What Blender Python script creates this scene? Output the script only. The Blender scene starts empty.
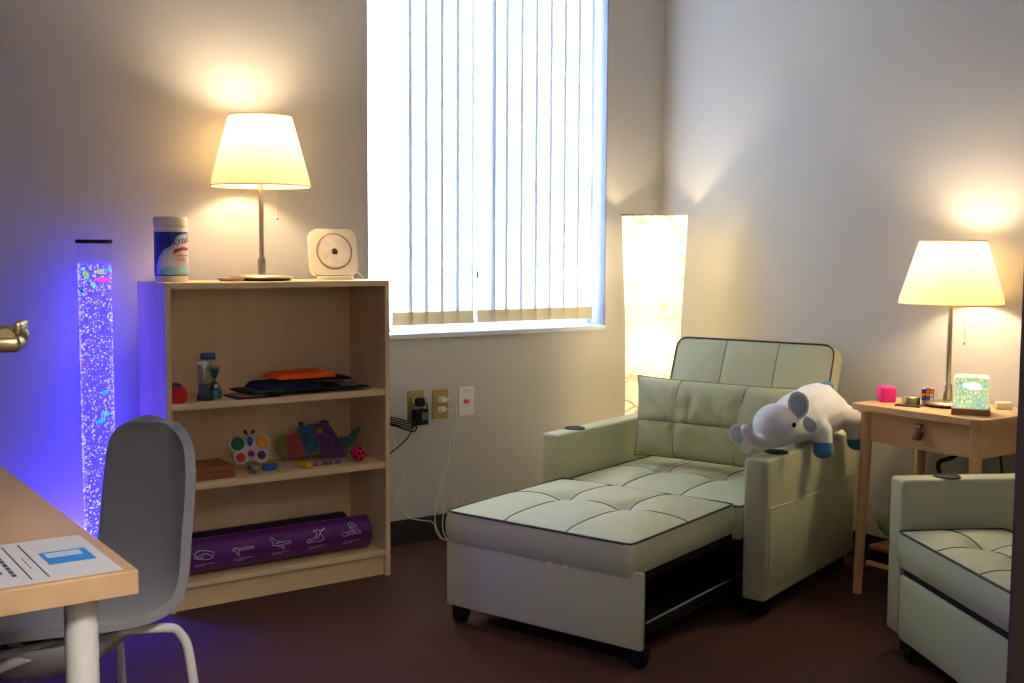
import bpy, bmesh, math, random
from mathutils import Vector, Matrix, noise
from math import sin, cos, pi, radians
random.seed(7)
COL = bpy.context.scene.collection

# ------------------------------------------------------------------ helpers
def lin(c):
    return tuple(((v/255)/12.92 if v/255 <= .04045 else ((v/255+.055)/1.055)**2.4) for v in c)

def mat(name, rgb, rough=.6, metal=0., spec=.5, bump=None, vary=None, coat=0., sheen=0., emit=None, estr=0., trans=0., alpha=1.):
    m = bpy.data.materials.new(name); m.use_nodes = True
    nt = m.node_tree; b = nt.nodes['Principled BSDF']
    col = lin(rgb)+(1,)
    b.inputs['Base Color'].default_value = col
    b.inputs['Roughness'].default_value = rough
    b.inputs['Metallic'].default_value = metal
    b.inputs['Specular IOR Level'].default_value = spec
    b.inputs['Coat Weight'].default_value = coat
    b.inputs['Sheen Weight'].default_value = sheen
    b.inputs['Transmission Weight'].default_value = trans
    b.inputs['Alpha'].default_value = alpha
    if emit:
        b.inputs['Emission Color'].default_value = lin(emit)+(1,); b.inputs['Emission Strength'].default_value = estr
    tc = nt.nodes.new('ShaderNodeTexCoord')
    if vary:                                   # (scale, amount, second colour, stretch)
        sc, amt, c2, st = vary
        mp = nt.nodes.new('ShaderNodeMapping'); mp.inputs['Scale'].default_value = st
        nz = nt.nodes.new('ShaderNodeTexNoise'); nz.inputs['Scale'].default_value = sc; nz.inputs['Detail'].default_value = 6
        rp = nt.nodes.new('ShaderNodeValToRGB')
        rp.color_ramp.elements[0].position = .5-amt; rp.color_ramp.elements[0].color = col
        rp.color_ramp.elements[1].position = .5+amt; rp.color_ramp.elements[1].color = lin(c2)+(1,)
        nt.links.new(tc.outputs['Object'], mp.inputs[0]); nt.links.new(mp.outputs[0], nz.inputs['Vector'])
        nt.links.new(nz.outputs[0], rp.inputs[0]); nt.links.new(rp.outputs[0], b.inputs['Base Color'])
    if bump:
        sc, st = bump
        nz = nt.nodes.new('ShaderNodeTexNoise'); nz.inputs['Scale'].default_value = sc; nz.inputs['Detail'].default_value = 4
        bp = nt.nodes.new('ShaderNodeBump'); bp.inputs['Strength'].default_value = st; bp.inputs['Distance'].default_value = .002
        nt.links.new(tc.outputs['Object'], nz.inputs['Vector']); nt.links.new(nz.outputs[0], bp.inputs['Height'])
        nt.links.new(bp.outputs[0], b.inputs['Normal'])
    return m

def cloth_translucent(name, rgb, trgb, mix, rough=.9, pleat=None):
    m = bpy.data.materials.new(name); m.use_nodes = True; nt = m.node_tree; nt.nodes.clear()
    out = nt.nodes.new('ShaderNodeOutputMaterial'); mx = nt.nodes.new('ShaderNodeMixShader')
    d = nt.nodes.new('ShaderNodeBsdfDiffuse'); t = nt.nodes.new('ShaderNodeBsdfTranslucent')
    d.inputs[0].default_value = lin(rgb)+(1,); t.inputs[0].default_value = lin(trgb)+(1,)
    mx.inputs[0].default_value = mix
    nt.links.new(d.outputs[0], mx.inputs[1]); nt.links.new(t.outputs[0], mx.inputs[2]); nt.links.new(mx.outputs[0], out.inputs[0])
    return m, nt, d, t

def obj(name, bm, m=None, parent=None, smooth=False, loc=None, rot=None, angle=None):
    me = bpy.data.meshes.new(name)
    bmesh.ops.recalc_face_normals(bm, faces=bm.faces[:])
    bm.to_mesh(me); bm.free()
    if smooth:
        for p in me.polygons: p.use_smooth = True
        if angle:
            me.set_sharp_from_angle(angle=radians(angle))
    o = bpy.data.objects.new(name, me); COL.objects.link(o)
    if m:
        for x in (m if isinstance(m, (list, tuple)) else [m]): me.materials.append(x)
    if parent: o.parent = parent
    if loc: o.location = loc
    if rot: o.rotation_euler = rot
    return o

def tag(o, label=None, cat=None, group=None, kind=None):
    if label: o['label'] = label
    if cat: o['category'] = cat
    if group: o['group'] = group
    if kind: o['kind'] = kind
    return o

def thing(name, label, cat, loc=(0, 0, 0), rotz=0, group=None):
    o = bpy.data.objects.new(name, None); COL.objects.link(o); o.empty_display_size = .05
    o.location = loc; o.rotation_euler = (0, 0, rotz)
    return tag(o, label, cat, group)

def struct(name, bm, m, **k):
    o = obj(name, bm, m, **k); o['kind'] = 'structure'; return o

def B(): return bmesh.new()

def box(bm, x0, x1, y0, y1, z0, z1, bev=0, seg=2, M=None, mi=0):
    t = bmesh.new()
    bmesh.ops.create_cube(t, size=1, matrix=Matrix.Translation(((x0+x1)/2, (y0+y1)/2, (z0+z1)/2)) @ Matrix.Diagonal((x1-x0, y1-y0, z1-z0, 1)))
    if bev: bmesh.ops.bevel(t, geom=t.verts[:]+t.edges[:], offset=bev, segments=seg, profile=.5, affect='EDGES')
    merge(bm, t, M, mi); return bm

def merge(bm, t, M=None, mi=0):
    if M: t.transform(M)
    mp = [bm.verts.new(v.co) for v in t.verts]
    t.verts.index_update()
    for f in t.faces:
        try:
            nf = bm.faces.new([mp[v.index] for v in f.verts]); nf.material_index = mi; nf.smooth = f.smooth
        except ValueError: pass
    t.free()

def lathe(bm, prof, seg=32, M=None, mi=0, close=False):
    t = bmesh.new(); rings = []
    for r, z in prof:
        if r < 1e-6: rings.append([t.verts.new((0, 0, z))])
        else: rings.append([t.verts.new((r*cos(2*pi*i/seg), r*sin(2*pi*i/seg), z)) for i in range(seg)])
    for a, b in zip(rings, rings[1:]):
        for i in range(seg):
            j = (i+1) % seg
            if len(a) == 1 and len(b) == 1: continue
            if len(a) == 1: t.faces.new((a[0], b[i], b[j]))
            elif len(b) == 1: t.faces.new((a[i], a[j], b[0]))
            else: t.faces.new((a[i], a[j], b[j], b[i]))
    merge(bm, t, M, mi); return bm

def cyl(bm, r, z0, z1, seg=24, M=None, mi=0, bev=0):
    p = [(0, z0), (r-bev, z0)] + ([(r, z0+bev), (r, z1-bev)] if bev else [(r, z1)]) + ([(r-bev, z1)] if bev else []) + [(0, z1)]
    return lathe(bm, p, seg, M, mi)

def tube(bm, pts, r, seg=8, mi=0, closed=False, caps=True):
    pts = [Vector(p) for p in pts]; n = len(pts)
    rr = r if isinstance(r, (list, tuple)) else [r]*n
    rings = []; up = Vector((0, 0, 1)); prev = None
    for i, p in enumerate(pts):
        if closed: d = pts[(i+1) % n]-pts[i-1]
        else: d = pts[min(i+1, n-1)]-pts[max(i-1, 0)]
        if d.length < 1e-9: d = Vector((0, 0, 1))
        d.normalize()
        if prev is None:
            a = d.cross(up)
            if a.length < .05: a = d.cross(Vector((1, 0, 0)))
        else: a = prev - d*prev.dot(d)
        a.normalize(); prev = a; b = d.cross(a)
        rings.append([bm.verts.new(p+(a*cos(2*pi*k/seg)+b*sin(2*pi*k/seg))*rr[i]) for k in range(seg)])
    m = n if closed else n-1
    for i in range(m):
        A, Bq = rings[i], rings[(i+1) % n]
        for k in range(seg):
            f = bm.faces.new((A[k], A[(k+1) % seg], Bq[(k+1) % seg], Bq[k])); f.material_index = mi
    if not closed and caps:
        f = bm.faces.new(rings[0][::-1]); f.material_index = mi
        f = bm.faces.new(rings[-1]); f.material_index = mi
    return bm

def smooth_path(pts, n=8):
    P = [Vector(p) for p in pts]; out = []
    Q = [P[0]]+P+[P[-1]]
    for i in range(1, len(Q)-2):
        for k in range(n):
            t = k/n
            out.append(.5*((2*Q[i])+(-Q[i-1]+Q[i+1])*t+(2*Q[i-1]-5*Q[i]+4*Q[i+1]-Q[i+2])*t*t+(-Q[i-1]+3*Q[i]-3*Q[i+1]+Q[i+2])*t**3))
    out.append(P[-1]); return out

def ell(bm, c, r, M=None, sub=3, mi=0, R=None):
    t = bmesh.new(); bmesh.ops.create_icosphere(t, subdivisions=sub, radius=1)
    t.transform(Matrix.Translation(c) @ (R or Matrix.Identity(4)) @ Matrix.Diagonal((r[0], r[1], r[2], 1)))
    merge(bm, t, M, mi); return bm

def prism(bm, poly, h0, h1, M=None, mi=0, bev=0):
    """extrude 2D polygon (x,y) from z=h0 to h1"""
    t = bmesh.new()
    a = [t.verts.new((x, y, h0)) for x, y in poly]; b = [t.verts.new((x, y, h1)) for x, y in poly]
    t.faces.new(a[::-1]); t.faces.new(b); n = len(a)
    for i in range(n): t.faces.new((a[i], a[(i+1) % n], b[(i+1) % n], b[i]))
    if bev: bmesh.ops.bevel(t, geom=[e for e in t.edges], offset=bev, segments=2, affect='EDGES', clamp_overlap=True)
    merge(bm, t, M, mi); return bm

def text_bm(bm, s, size, M, depth=.0004, fn=None, shear=0, mi=0, align='CENTER', sx=1.0):
    cu = bpy.data.curves.new('txt', 'FONT'); cu.body = s; cu.size = size; cu.align_x = align; cu.align_y = 'CENTER'
    cu.extrude = depth; cu.shear = shear; cu.resolution_u = 3
    o = bpy.data.objects.new('txt', cu); COL.objects.link(o)
    dg = bpy.context.evaluated_depsgraph_get(); dg.update()
    me = bpy.data.meshes.new_from_object(o.evaluated_get(dg))
    t = bmesh.new(); t.from_mesh(me); t.transform(Matrix.Diagonal((sx, 1, 1, 1)))
    if fn:
        bmesh.ops.triangulate(t, faces=t.faces[:])
        for v in t.verts: v.co = fn(v.co)
    merge(bm, t, M, mi)
    bpy.data.objects.remove(o); bpy.data.curves.remove(cu); bpy.data.meshes.remove(me)
    return bm

def rounded(w, h, r, n=6):
    p = []
    for cx, cy, a in ((w/2-r, h/2-r, 0), (-w/2+r, h/2-r, pi/2), (-w/2+r, -h/2+r, pi), (w/2-r, -h/2+r, 3*pi/2)):
        for k in range(n+1): p.append((cx+r*cos(a+pi/2*k/n), cy+r*sin(a+pi/2*k/n)))
    return p

T = Matrix.Translation
def attach(o, P):
    o.parent = P; o.matrix_parent_inverse = (T(P.location) @ P.rotation_euler.to_matrix().to_4x4()).inverted(); return o
def R(ax, d): return Matrix.Rotation(radians(d), 4, ax)

# ------------------------------------------------------------------ materials
WOOD2 = (194, 158, 112)
def wood(name, c1, c2, st, rough=.5):
    return mat(name, c1, rough, vary=(3.0, .22, c2, st), bump=(60, .05))
M_wall = mat('wall_paint', (198, 193, 188), .85, bump=(220, .25), spec=.2)
M_ceil = mat('ceiling_paint', (240, 238, 234), .9)
M_carpet = mat('carpet', (66, 44, 38), 1., vary=(260, .2, (92, 62, 52), (1, 1, 1)), bump=(420, .9), spec=.1)
M_base = mat('vinyl_baseboard', (40, 40, 40), .5)
M_birch = wood('birch_veneer', (240, 212, 168), (228, 196, 150), (6, 6, .6))
M_birchx = wood('birch_veneer_lengthwise', (246, 216, 164), (236, 202, 146), (.6, 6, 8))
M_birchin = wood('birch_back_panel', (244, 210, 160), (234, 196, 144), (6, 6, .5))
M_desk = wood('desk_birch', (196, 160, 116), (180, 142, 98), (6, .6, 6))
M_stand = wood('nightstand_birch', (226, 184, 134), (212, 166, 114), (5, .7, 5))
M_standleg = wood('nightstand_leg_birch', (222, 178, 128), (208, 160, 108), (6, 6, .7))
M_leather = mat('sage_leatherette', (200, 201, 163), .5, bump=(350, .35), spec=.35)
M_leather2 = mat('sage_leatherette_pillow', (188, 187, 145), .5, bump=(350, .35), spec=.3)
M_pip = mat('dark_piping', (62, 64, 58), .6)
M_olive = mat('olive_seam', (140, 136, 92), .7)
M_black = mat('black_plastic', (14, 14, 16), .65, spec=.3)
M_blackm = mat('black_steel', (18, 18, 20), .4, metal=.3)
M_nickel = mat('brushed_nickel', (196, 180, 150), .35, metal=1.)
M_chrome = mat('steel_rail', (150, 150, 150), .3, metal=1.)
M_white = mat('white_plastic', (232, 228, 218), .45)
M_cream = mat('cream_plastic', (236, 226, 200), .4)
M_grey = mat('grey_upholstery', (132, 130, 128), .95, bump=(500, .5), spec=.15, sheen=.2)
M_tubew = mat('white_tube_steel', (205, 200, 188), .4)
M_brass = mat('brass_plate', (176, 146, 92), .4, metal=.7)
M_sill = mat('window_frame_paint', (214, 222, 232), .5)
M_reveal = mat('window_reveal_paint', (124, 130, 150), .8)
M_jamb = mat('dark_door_frame', (44, 34, 32), .5)
M_door = mat('door_veneer', (120, 84, 58), .5)
M_paper = mat('paper', (194, 190, 188), .8)
M_ink = mat('ink', (70, 66, 66), .8)
M_blue = mat('blue_sticker', (40, 128, 196), .5)

# ------------------------------------------------------------------ room
RX, YW, CH, YF = 2.405, 0., 2.75, -3.42
LX, YB = -2.9, -5.4
struct('floor', box(B(), LX-.1, RX+.1, YB-.1, .6, -.1, 0), M_carpet)
struct('ceiling', box(B(), LX-.1, RX+.1, YB-.1, .25, CH, CH+.1), M_ceil)
WX0, WX1, WZ0, WZ1 = .90, 2.075, .84, 2.45
bm = B()
box(bm, LX-.1, WX0, 0, .2, 0, CH); box(bm, WX1, RX+.1, 0, .2, 0, CH)
box(bm, WX0, WX1, 0, .2, 0, WZ0-.02); box(bm, WX0, WX1, 0, .2, WZ1, CH)
struct('wall_back', bm, M_wall)
struct('wall_right', box(B(), RX, RX+.1, YB, 0, 0, CH), M_wall)
struct('wall_left', box(B(), LX-.1, LX, YB, 0, 0, CH), M_wall)
DX0, DX1 = -1.24, -.358
bm = B()
box(bm, LX, DX0-.03, YF-.12, YF, 0, CH); box(bm, DX1+.03, RX, YF-.12, YF, 0, CH); box(bm, DX0-.03, DX1+.03, YF-.12, YF, 2.12, CH)
struct('wall_front', bm, M_wall)
struct('wall_corridor', box(B(), LX-.1, RX+.1, YB-.1, YB, 0, CH), M_wall)
bm = B()
box(bm, DX0-.03, DX0, YF-.14, YF+.02, 0, 2.12, .003); box(bm, DX1, DX1+.05, YF-.14, YF+.02, 0, 2.12, .003)
box(bm, DX0-.03, DX1+.03, YF-.14, YF+.02, 2.09, 2.14, .003)
struct('trim_1', bm, M_jamb)
# baseboards
def baseb(name, x0, x1, y0, y1): struct(name, box(B(), x0, x1, y0, y1, 0, .1, .002), M_base)
baseb('baseboard_back', LX, RX, -.006, 0)
baseb('baseboard_right', RX-.006, RX, YF, -.006)
# window: sill, frame, pane
win = bpy.data.objects.new('window_1', None); COL.objects.link(win); win['kind'] = 'structure'
bm = B(); box(bm, WX0-.0, WX1+.0, -.012, .14, WZ0-.02, WZ0, .004)
o = obj('window_sill', bm, M_sill, win)
bm = B()
for a in ((WX0, WX0+.03, WZ0+.035, WZ1-.04), (WX1-.03, WX1, WZ0+.035, WZ1-.04), (WX0, WX1, WZ0, WZ0+.035), (WX0, WX1, WZ1-.04, WZ1)):
    box(bm, a[0], a[1], .115, .165, a[2], a[3], .003)
box(bm, 1.402, 1.442, .12, .16, WZ0+.035, WZ1-.04, .003)
obj('window_frame', bm, M_sill, win)
bm = B()
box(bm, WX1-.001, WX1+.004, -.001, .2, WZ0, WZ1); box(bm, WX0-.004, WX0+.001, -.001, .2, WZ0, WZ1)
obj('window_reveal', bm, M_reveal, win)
mg = bpy.data.materials.new('window_glass'); mg.use_nodes = True; nt = mg.node_tree; nt.nodes.clear()
out = nt.nodes.new('ShaderNodeOutputMaterial'); mx = nt.nodes.new('ShaderNodeMixShader'); tr = nt.nodes.new('ShaderNodeBsdfTransparent'); gl = nt.nodes.new('ShaderNodeBsdfGlossy')
tr.inputs[0].default_value = (.9, .96, 1, 1); gl.inputs['Roughness'].default_value = .02; mx.inputs[0].default_value = .05
nt.links.new(tr.outputs[0], mx.inputs[1]); nt.links.new(gl.outputs[0], mx.inputs[2]); nt.links.new(mx.outputs[0], out.inputs[0])
obj('window_pane', box(B(), WX0+.02, WX1-.02, .138, .142, WZ0+.02, WZ1-.02), mg, win)

# vertical blind: head rail + vanes
vane_m, *_ = cloth_translucent('blind_vane', (236, 240, 246), (240, 244, 252), .42)
overlap_shade_m, *_ = cloth_translucent('blind_vane_overlap_shade', (236, 240, 246), (240, 244, 252), .19)  # denser edge band: shade of the vane overlaps put into the material
hem_m, *_ = cloth_translucent('blind_hem', (214, 196, 160), (210, 190, 150), .2)
blind = thing('vertical_blind', 'white translucent vertical blind with beige hems hanging in the window', 'blind', (0, .06, WZ1))
obj('head_rail', box(B(), WX0+.02, WX1-.02, -.02, .02, -.04, -.005, .004), M_white, blind)
VZ0, VZ1 = .868-WZ1, -.04
def vane(cx, ang, w=.089):
    # curved strip
    def strip(z0, z1, th):
        t = B(); n = 6
        ring = []
        for z in (z0, z1):
            row = []
            for s in (1, -1):
                for k in range(n+1):
                    u = (k/n-.5) if s == 1 else (.5-k/n)
                    row.append(t.verts.new((u*w, s*th/2+.002*(1-(2*u)**2), z)))
            ring.append(row)
        m = len(ring[0])
        for i in range(m):
            f = t.faces.new((ring[0][i], ring[0][(i+1) % m], ring[1][(i+1) % m], ring[1][i]))
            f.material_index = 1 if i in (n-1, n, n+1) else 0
        return t
    b = B(); b = strip(VZ0+.053, VZ1, .0006)
    o = obj('vane', b, [vane_m, overlap_shade_m], blind, smooth=True, angle=40, loc=(cx, 0, 0), rot=(0, 0, radians(ang)))
    b = B(); b = strip(VZ0, VZ0+.053, .003)
    obj('vane_hem', b, [hem_m, hem_m], o, smooth=True, angle=40)
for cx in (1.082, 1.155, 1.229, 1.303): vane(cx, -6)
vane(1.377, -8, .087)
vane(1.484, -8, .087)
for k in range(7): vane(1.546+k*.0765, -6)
# beige hem weights cord wand in the gap
bm = B(); tube(bm, [(1.425, .045, 1.9), (1.427, .045, 1.5), (1.43, .045, 1.08)], .0025, 6); tube(bm, [(1.43, .045, 1.08), (1.43, .045, 1.055)], .006, 8)
tube(bm, [(1.43, .045, 1.06), (1.44, .045, 1.02), (1.45, .05, .985)], .0015, 6)
bm.transform(T((0, -.06, -WZ1)))
obj('pull_cord', bm, mat('blue_grey_cord', (120, 132, 160), .6), blind)

# ------------------------------------------------------------------ bookshelf
H = 1.0625; W = .80; YFr = -.347; YBk = -.067
bs = thing('bookshelf', 'low open birch bookshelf with three bays under the window edge', 'bookshelf', (0, 0, 0))
obj('side_panel', box(B(), 0, .018, YFr, YBk, 0, H, .0012), M_birch, bs)
obj('side_panel', box(B(), W-.018, W, YFr, YBk, 0, H, .0012), M_birch, bs)
obj('top_panel', box(B(), .018, W-.018, YFr+.001, YBk, H-.02, H-.0005, .001), M_birchx, bs)
SZ = (.6755, .414, .0939)
for z in SZ[:2]: obj('shelf', box(B(), .018, W-.018, YFr+.004, YBk-.004, z-.021, z, .001), M_birchx, bs)
obj('bottom_panel', box(B(), .018, W-.018, YFr+.002, YBk-.004, SZ[2]-.018, SZ[2], .001), M_birchx, bs)
obj('plinth', box(B(), .018, W-.018, YFr+.022, YFr+.038, 0, SZ[2]-.018, .001), M_birchx, bs)
obj('back_panel', box(B(), .018, W-.018, YBk-.004, YBk, 0, H-.02), M_birchin, bs)

# ------------------------------------------------------------------ table lamp
shade_m, nt, d, t = cloth_translucent('pleated_shade', (246, 240, 222), (255, 232, 178), .25)
tc = nt.nodes.new('ShaderNodeTexCoord'); 
bp = nt.nodes.new('ShaderNodeBump')
def make_lamp(name, label, x, y, z, sb=.318, rb=.1, watt=9):
    L = thing(name, label, 'lamp', (x, y, z))
    obj('base', lathe(B(), [(0, .007), (rb-.003, .007), (rb, .010), (rb, .014), (rb-.004, .018), (rb-.01, .02), (.03, .021), (0, .021)], 48), M_nickel, L, smooth=True, angle=30)
    obj('base_foot', cyl(B(), rb-.012, 0, .008, 40), M_black, L, smooth=True, angle=40)
    obj('base_collar', lathe(B(), [(0, .02), (.0145, .02), (.0145, .07), (.010, .078), (0, .078)], 24), M_nickel, L, smooth=True, angle=30)
    obj('pole', cyl(B(), .0085, .07, .40, 20), M_nickel, L, smooth=True, angle=40)
    obj('socket', lathe(B(), [(0, .36), (.019, .36), (.019, .42), (0, .42)], 20), M_white, L, smooth=True, angle=40)
    # pleated shade
    n = 144; b = B(); prof = [(.166, sb), (.166, sb+.004), (.162, sb+.02), (.1055, .546), (.1045, .551), (.1045, .555)]
    rings = []
    for r, zz in prof:
        fl = 1 if sb+.01 < zz < .549 else 0
        rings.append([b.verts.new(((r+fl*.0026*(i % 2))*cos(2*pi*i/n), (r+fl*.0026*(i % 2))*sin(2*pi*i/n), zz)) for i in range(n)])
    for A, C in zip(rings, rings[1:]):
        for i in range(n): b.faces.new((A[i], A[(i+1) % n], C[(i+1) % n], C[i]))
    obj('lamp_shade', b, shade_m, L)
    b = B(); tube(b, [(.166*cos(k*pi/24), .166*sin(k*pi/24), sb+.002) for k in range(48)], .0025, 6, closed=True)
    tube(b, [(.1045*cos(k*pi/24), .1045*sin(k*pi/24), .554) for k in range(48)], .002, 6, closed=True)
    for k in range(3): tube(b, [(.1045*cos(k*2.094), .1045*sin(k*2.094), .550), (.02*cos(k*2.094), .02*sin(k*2.094), .43)], .0012, 5)
    obj('shade_trim', b, mat('shade_trim', (226, 206, 150), .8), L, smooth=True)
    # pull chain
    px, py = .052, -.02
    b = B(); tube(b, [(.018, -.006, .40), (.045, -.017, .385), (px, py, .36), (px, py, .215)], .0010, 6)
    for k in range(24): ell(b, (px, py, .345-k*.0055), (.0016,)*3, sub=1)
    ell(b, (px, py, .212), (.0045, .0045, .006), sub=2)
    obj('pull_chain', b, M_nickel, L, smooth=True)
    ld = bpy.data.lights.new('bulb_light', 'POINT'); ld.energy = watt; ld.color = (1, .80, .53); ld.shadow_soft_size = .05
    lo = bpy.data.objects.new('bulb_light', ld); COL.objects.link(lo); lo.location = (0, 0, .478); lo.parent = L
    return L
make_lamp('table_lamp', 'lit brushed nickel lamp with pleated cream shade on top of the bookshelf', .385, -.20, H, rb=.108, watt=6.3)
NL = make_lamp('table_lamp', 'lit brushed nickel lamp with pleated cream shade on the nightstand', 2.225, -1.622, .655, rb=.080, watt=5.4, sb=.342)

# ------------------------------------------------------------------ corner paper floor lamp
pm, nt, d, t = cloth_translucent('crinkled_paper', (250, 246, 226), (255, 246, 214), .55)
tc = nt.nodes.new('ShaderNodeTexCoord')
nz = nt.nodes.new('ShaderNodeTexNoise'); nz.inputs['Scale'].default_value = 5; nz.inputs['Detail'].default_value = 3
mxv = nt.nodes.new('ShaderNodeMix'); mxv.data_type = 'VECTOR'; mxv.inputs[0].default_value = .12
nt.links.new(tc.outputs['Object'], nz.inputs['Vector']); nt.links.new(tc.outputs['Object'], mxv.inputs[4]); nt.links.new(nz.outputs['Color'], mxv.inputs[5])
vo = nt.nodes.new('ShaderNodeTexVoronoi'); vo.feature = 'DISTANCE_TO_EDGE'; vo.inputs['Scale'].default_value = 13
nt.links.new(mxv.outputs[1], vo.inputs['Vector'])
rp = nt.nodes.new('ShaderNodeValToRGB'); E_ = rp.color_ramp.elements
E_[0].position = .0; E_[0].color = (0, 0, 0, 1); E_[1].position = .05; E_[1].color = (1, 1, 1, 1)
n2 = nt.nodes.new('ShaderNodeTexNoise'); n2.inputs['Scale'].default_value = 6
r2 = nt.nodes.new('ShaderNodeValToRGB'); r2.color_ramp.elements[0].position = .48; r2.color_ramp.elements[1].position = .60
nt.links.new(tc.outputs['Object'], n2.inputs['Vector']); nt.links.new(n2.outputs[0], r2.inputs[0]); nt.links.new(vo.outputs['Distance'], rp.inputs[0])
mm = nt.nodes.new('ShaderNodeMath'); mm.operation = 'MAXIMUM'; nt.links.new(rp.outputs[0], mm.inputs[0]); nt.links.new(r2.outputs[0], mm.inputs[1])
cm = nt.nodes.new('ShaderNodeMix'); cm.data_type = 'RGBA'; cm.inputs[6].default_value = (.42, .40, .10, 1); cm.inputs[7].default_value = (1, .97, .84, 1)
nt.links.new(mm.outputs[0], cm.inputs[0]); nt.links.new(cm.outputs[2], t.inputs[0]); nt.links.new(cm.outputs[2], d.inputs[0])
FL = thing('floor_lamp', 'tall glowing square column lamp of crinkled paper in the corner', 'lamp', (2.135, -.255, 0), radians(-42.5))
b = B(); rings = []
N = 24
hw = [(.02, .132), (.25, .118), (.55, .112), (.85, .115), (1.1, .126), (1.318, .136)]
for z, h in hw:
    r = []
    for cx, cy in ((-1, -1), (1, -1), (1, 1), (-1, 1)):
        nx, ny = {(-1, -1): (1, -1), (1, -1): (1, 1), (1, 1): (-1, 1), (-1, 1): (-1, -1)}[(cx, cy)]
        for k in range(6):
            u = k/6; x = cx*(1-u)+nx*u; y = cy*(1-u)+ny*u
            c = 1-.035*(1-abs(2*u-1))
            r.append(b.verts.new((x*h*c, y*h*c, z)))
    rings.append(r)
for A, C in zip(rings, rings[1:]):
    for i in range(24): b.faces.new((A[i], A[(i+1) % 24], C[(i+1) % 24], C[i]))
obj('paper_shade', b, pm, FL, smooth=True, angle=40)
for z, h in ((.02, .132), (1.318, .136)):
    b = B(); pts = [(-h, -h, z), (h, -h, z), (h, h, z), (-h, h, z)]
    tube(b, [pts[0], pts[1], pts[2], pts[3]], .0035, 6, closed=True)
    if z > 1:
        for s in (-1, 1): tube(b, [(s*.136, 0, 1.316), (0, 0, 1.25)], .002, 5)
    obj('wire_frame', b, M_blackm, FL)
obj('base', box(B(), -.12, .12, -.12, .12, 0, .02, .004), M_blackm, FL)
b = B(); cyl(b, .008, .02, 1.25, 12); obj('pole', b, M_blackm, FL, smooth=True, angle=40)
for z, w in ((1.16, 4.2), (.75, 1.1), (.35, 1.2)):
    b = B(); cyl(b, .016, z-.075, z-.03, 12); obj('socket', b, M_white, FL, smooth=True, angle=40)
    ld = bpy.data.lights.new('bulb_light', 'POINT'); ld.energy = w; ld.color = (1, .80, .53); ld.shadow_soft_size = .028
    lo = bpy.data.objects.new('bulb_light', ld); COL.objects.link(lo); lo.location = (.0, -.03, z); lo.parent = FL

# ------------------------------------------------------------------ bubble tube
BT = thing('bubble_tube', 'tall clear bubble tube glowing violet blue with toy fish beside the bookshelf', 'lamp', (-.152, -.125, 0))
obj('base', lathe(B(), [(0, 0), (.085, 0), (.085, .09), (.06, .12), (0, .12)], 40), M_black, BT, smooth=True, angle=30)
obj('cap', lathe(B(), [(0, 1.185), (.056, 1.185), (.056, 1.197), (0, 1.197)], 40), M_black, BT, smooth=True, angle=30)
water = bpy.data.materials.new('lit_water'); water.use_nodes = True; nt = water.node_tree; bb = nt.nodes['Principled BSDF']
bb.inputs['Base Color'].default_value = (.05, .05, .3, 1); bb.inputs['Roughness'].default_value = .3
bb.inputs['Emission Color'].default_value = (.020, .013, 1, 1); bb.inputs['Emission Strength'].default_value = 3.4
obj('water_column', cyl(B(), .0485, .12, 1.125, 32), water, BT, smooth=True, angle=40)
bub = mat('lit_bubble', (200, 195, 255), .2, emit=(196, 184, 255), estr=.75)
bubd = mat('lit_bubble_blue', (120, 110, 255), .2, emit=(130, 110, 250), estr=.75)
b = B(); random.seed(3)
ico = [];
for i in range(4800):
    a = random.uniform(0, 2*pi); z = random.uniform(.14, 1.12); s = random.uniform(.0009, .0029)*(1.15 if z < .4 else 1)
    r = random.uniform(.0485, .0505)
    t = bmesh.new(); bmesh.ops.create_icosphere(t, subdivisions=1, radius=1)
    merge(b, t, T((r*cos(a), r*sin(a), z)) @ Matrix.Rotation(random.uniform(0, pi), 4, 'Y') @ Matrix.Diagonal((s, s, s*random.uniform(.7, 1.5), 1)), mi=0 if random.random() < .6 else 1)
o = obj('bubbles', b, [bub, bubd], BT, smooth=True); o['kind'] = 'stuff'
def fishy(a, z, s, c, rot=0):
    t = B(); s *= 1.05; ell(t, (0, 0, 0), (s, .004, s*.6), sub=2)
    prism(t, [(-s*.8, 0), (-s*1.5, s*.45), (-s*1.5, -s*.45)], -.0015, .0015, M=R('X', 90))
    m = mat('toy_fish', c, .4, emit=c, estr=.38)
    o = obj('toy_fish', t, m, BT, smooth=True, angle=50, loc=(.0500*cos(a), .0500*sin(a), z), rot=(0, rot, a+pi/2))
a0 = radians(-105)
fishy(a0-.55, 1.085, .014, (150, 230, 80), 1.2); fishy(a0+.35, 1.095, .012, (200, 220, 60), 0); fishy(a0+.45, 1.07, .016, (255, 90, 230), .1)
fishy(a0-.1, 1.055, .010, (140, 235, 190), 1); fishy(a0+.95, 1.07, .012, (240, 80, 220), .1); fishy(a0+1.0, 1.10, .010, (40, 200, 190), 0)
fishy(a0-.95, 1.035, .011, (20, 110, 170), .5); fishy(a0-.75, .80, .009, (170, 60, 230), .3); fishy(a0+.55, .71, .010, (60, 190, 255), 0)
fishy(a0+.25, .62, .013, (60, 200, 240), -.4); fishy(a0+.55, .64, .011, (90, 220, 220), .2); fishy(a0+.5, .43, .015, (255, 50, 110), 1.2)
fishy(a0-.1, .235, .013, (70, 190, 255), .1); fishy(a0-.5, .56, .009, (120, 90, 240), 0)
tubm = bpy.data.materials.new('acrylic_tube'); tubm.use_nodes = True; nt = tubm.node_tree; nt.nodes.clear()
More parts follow.
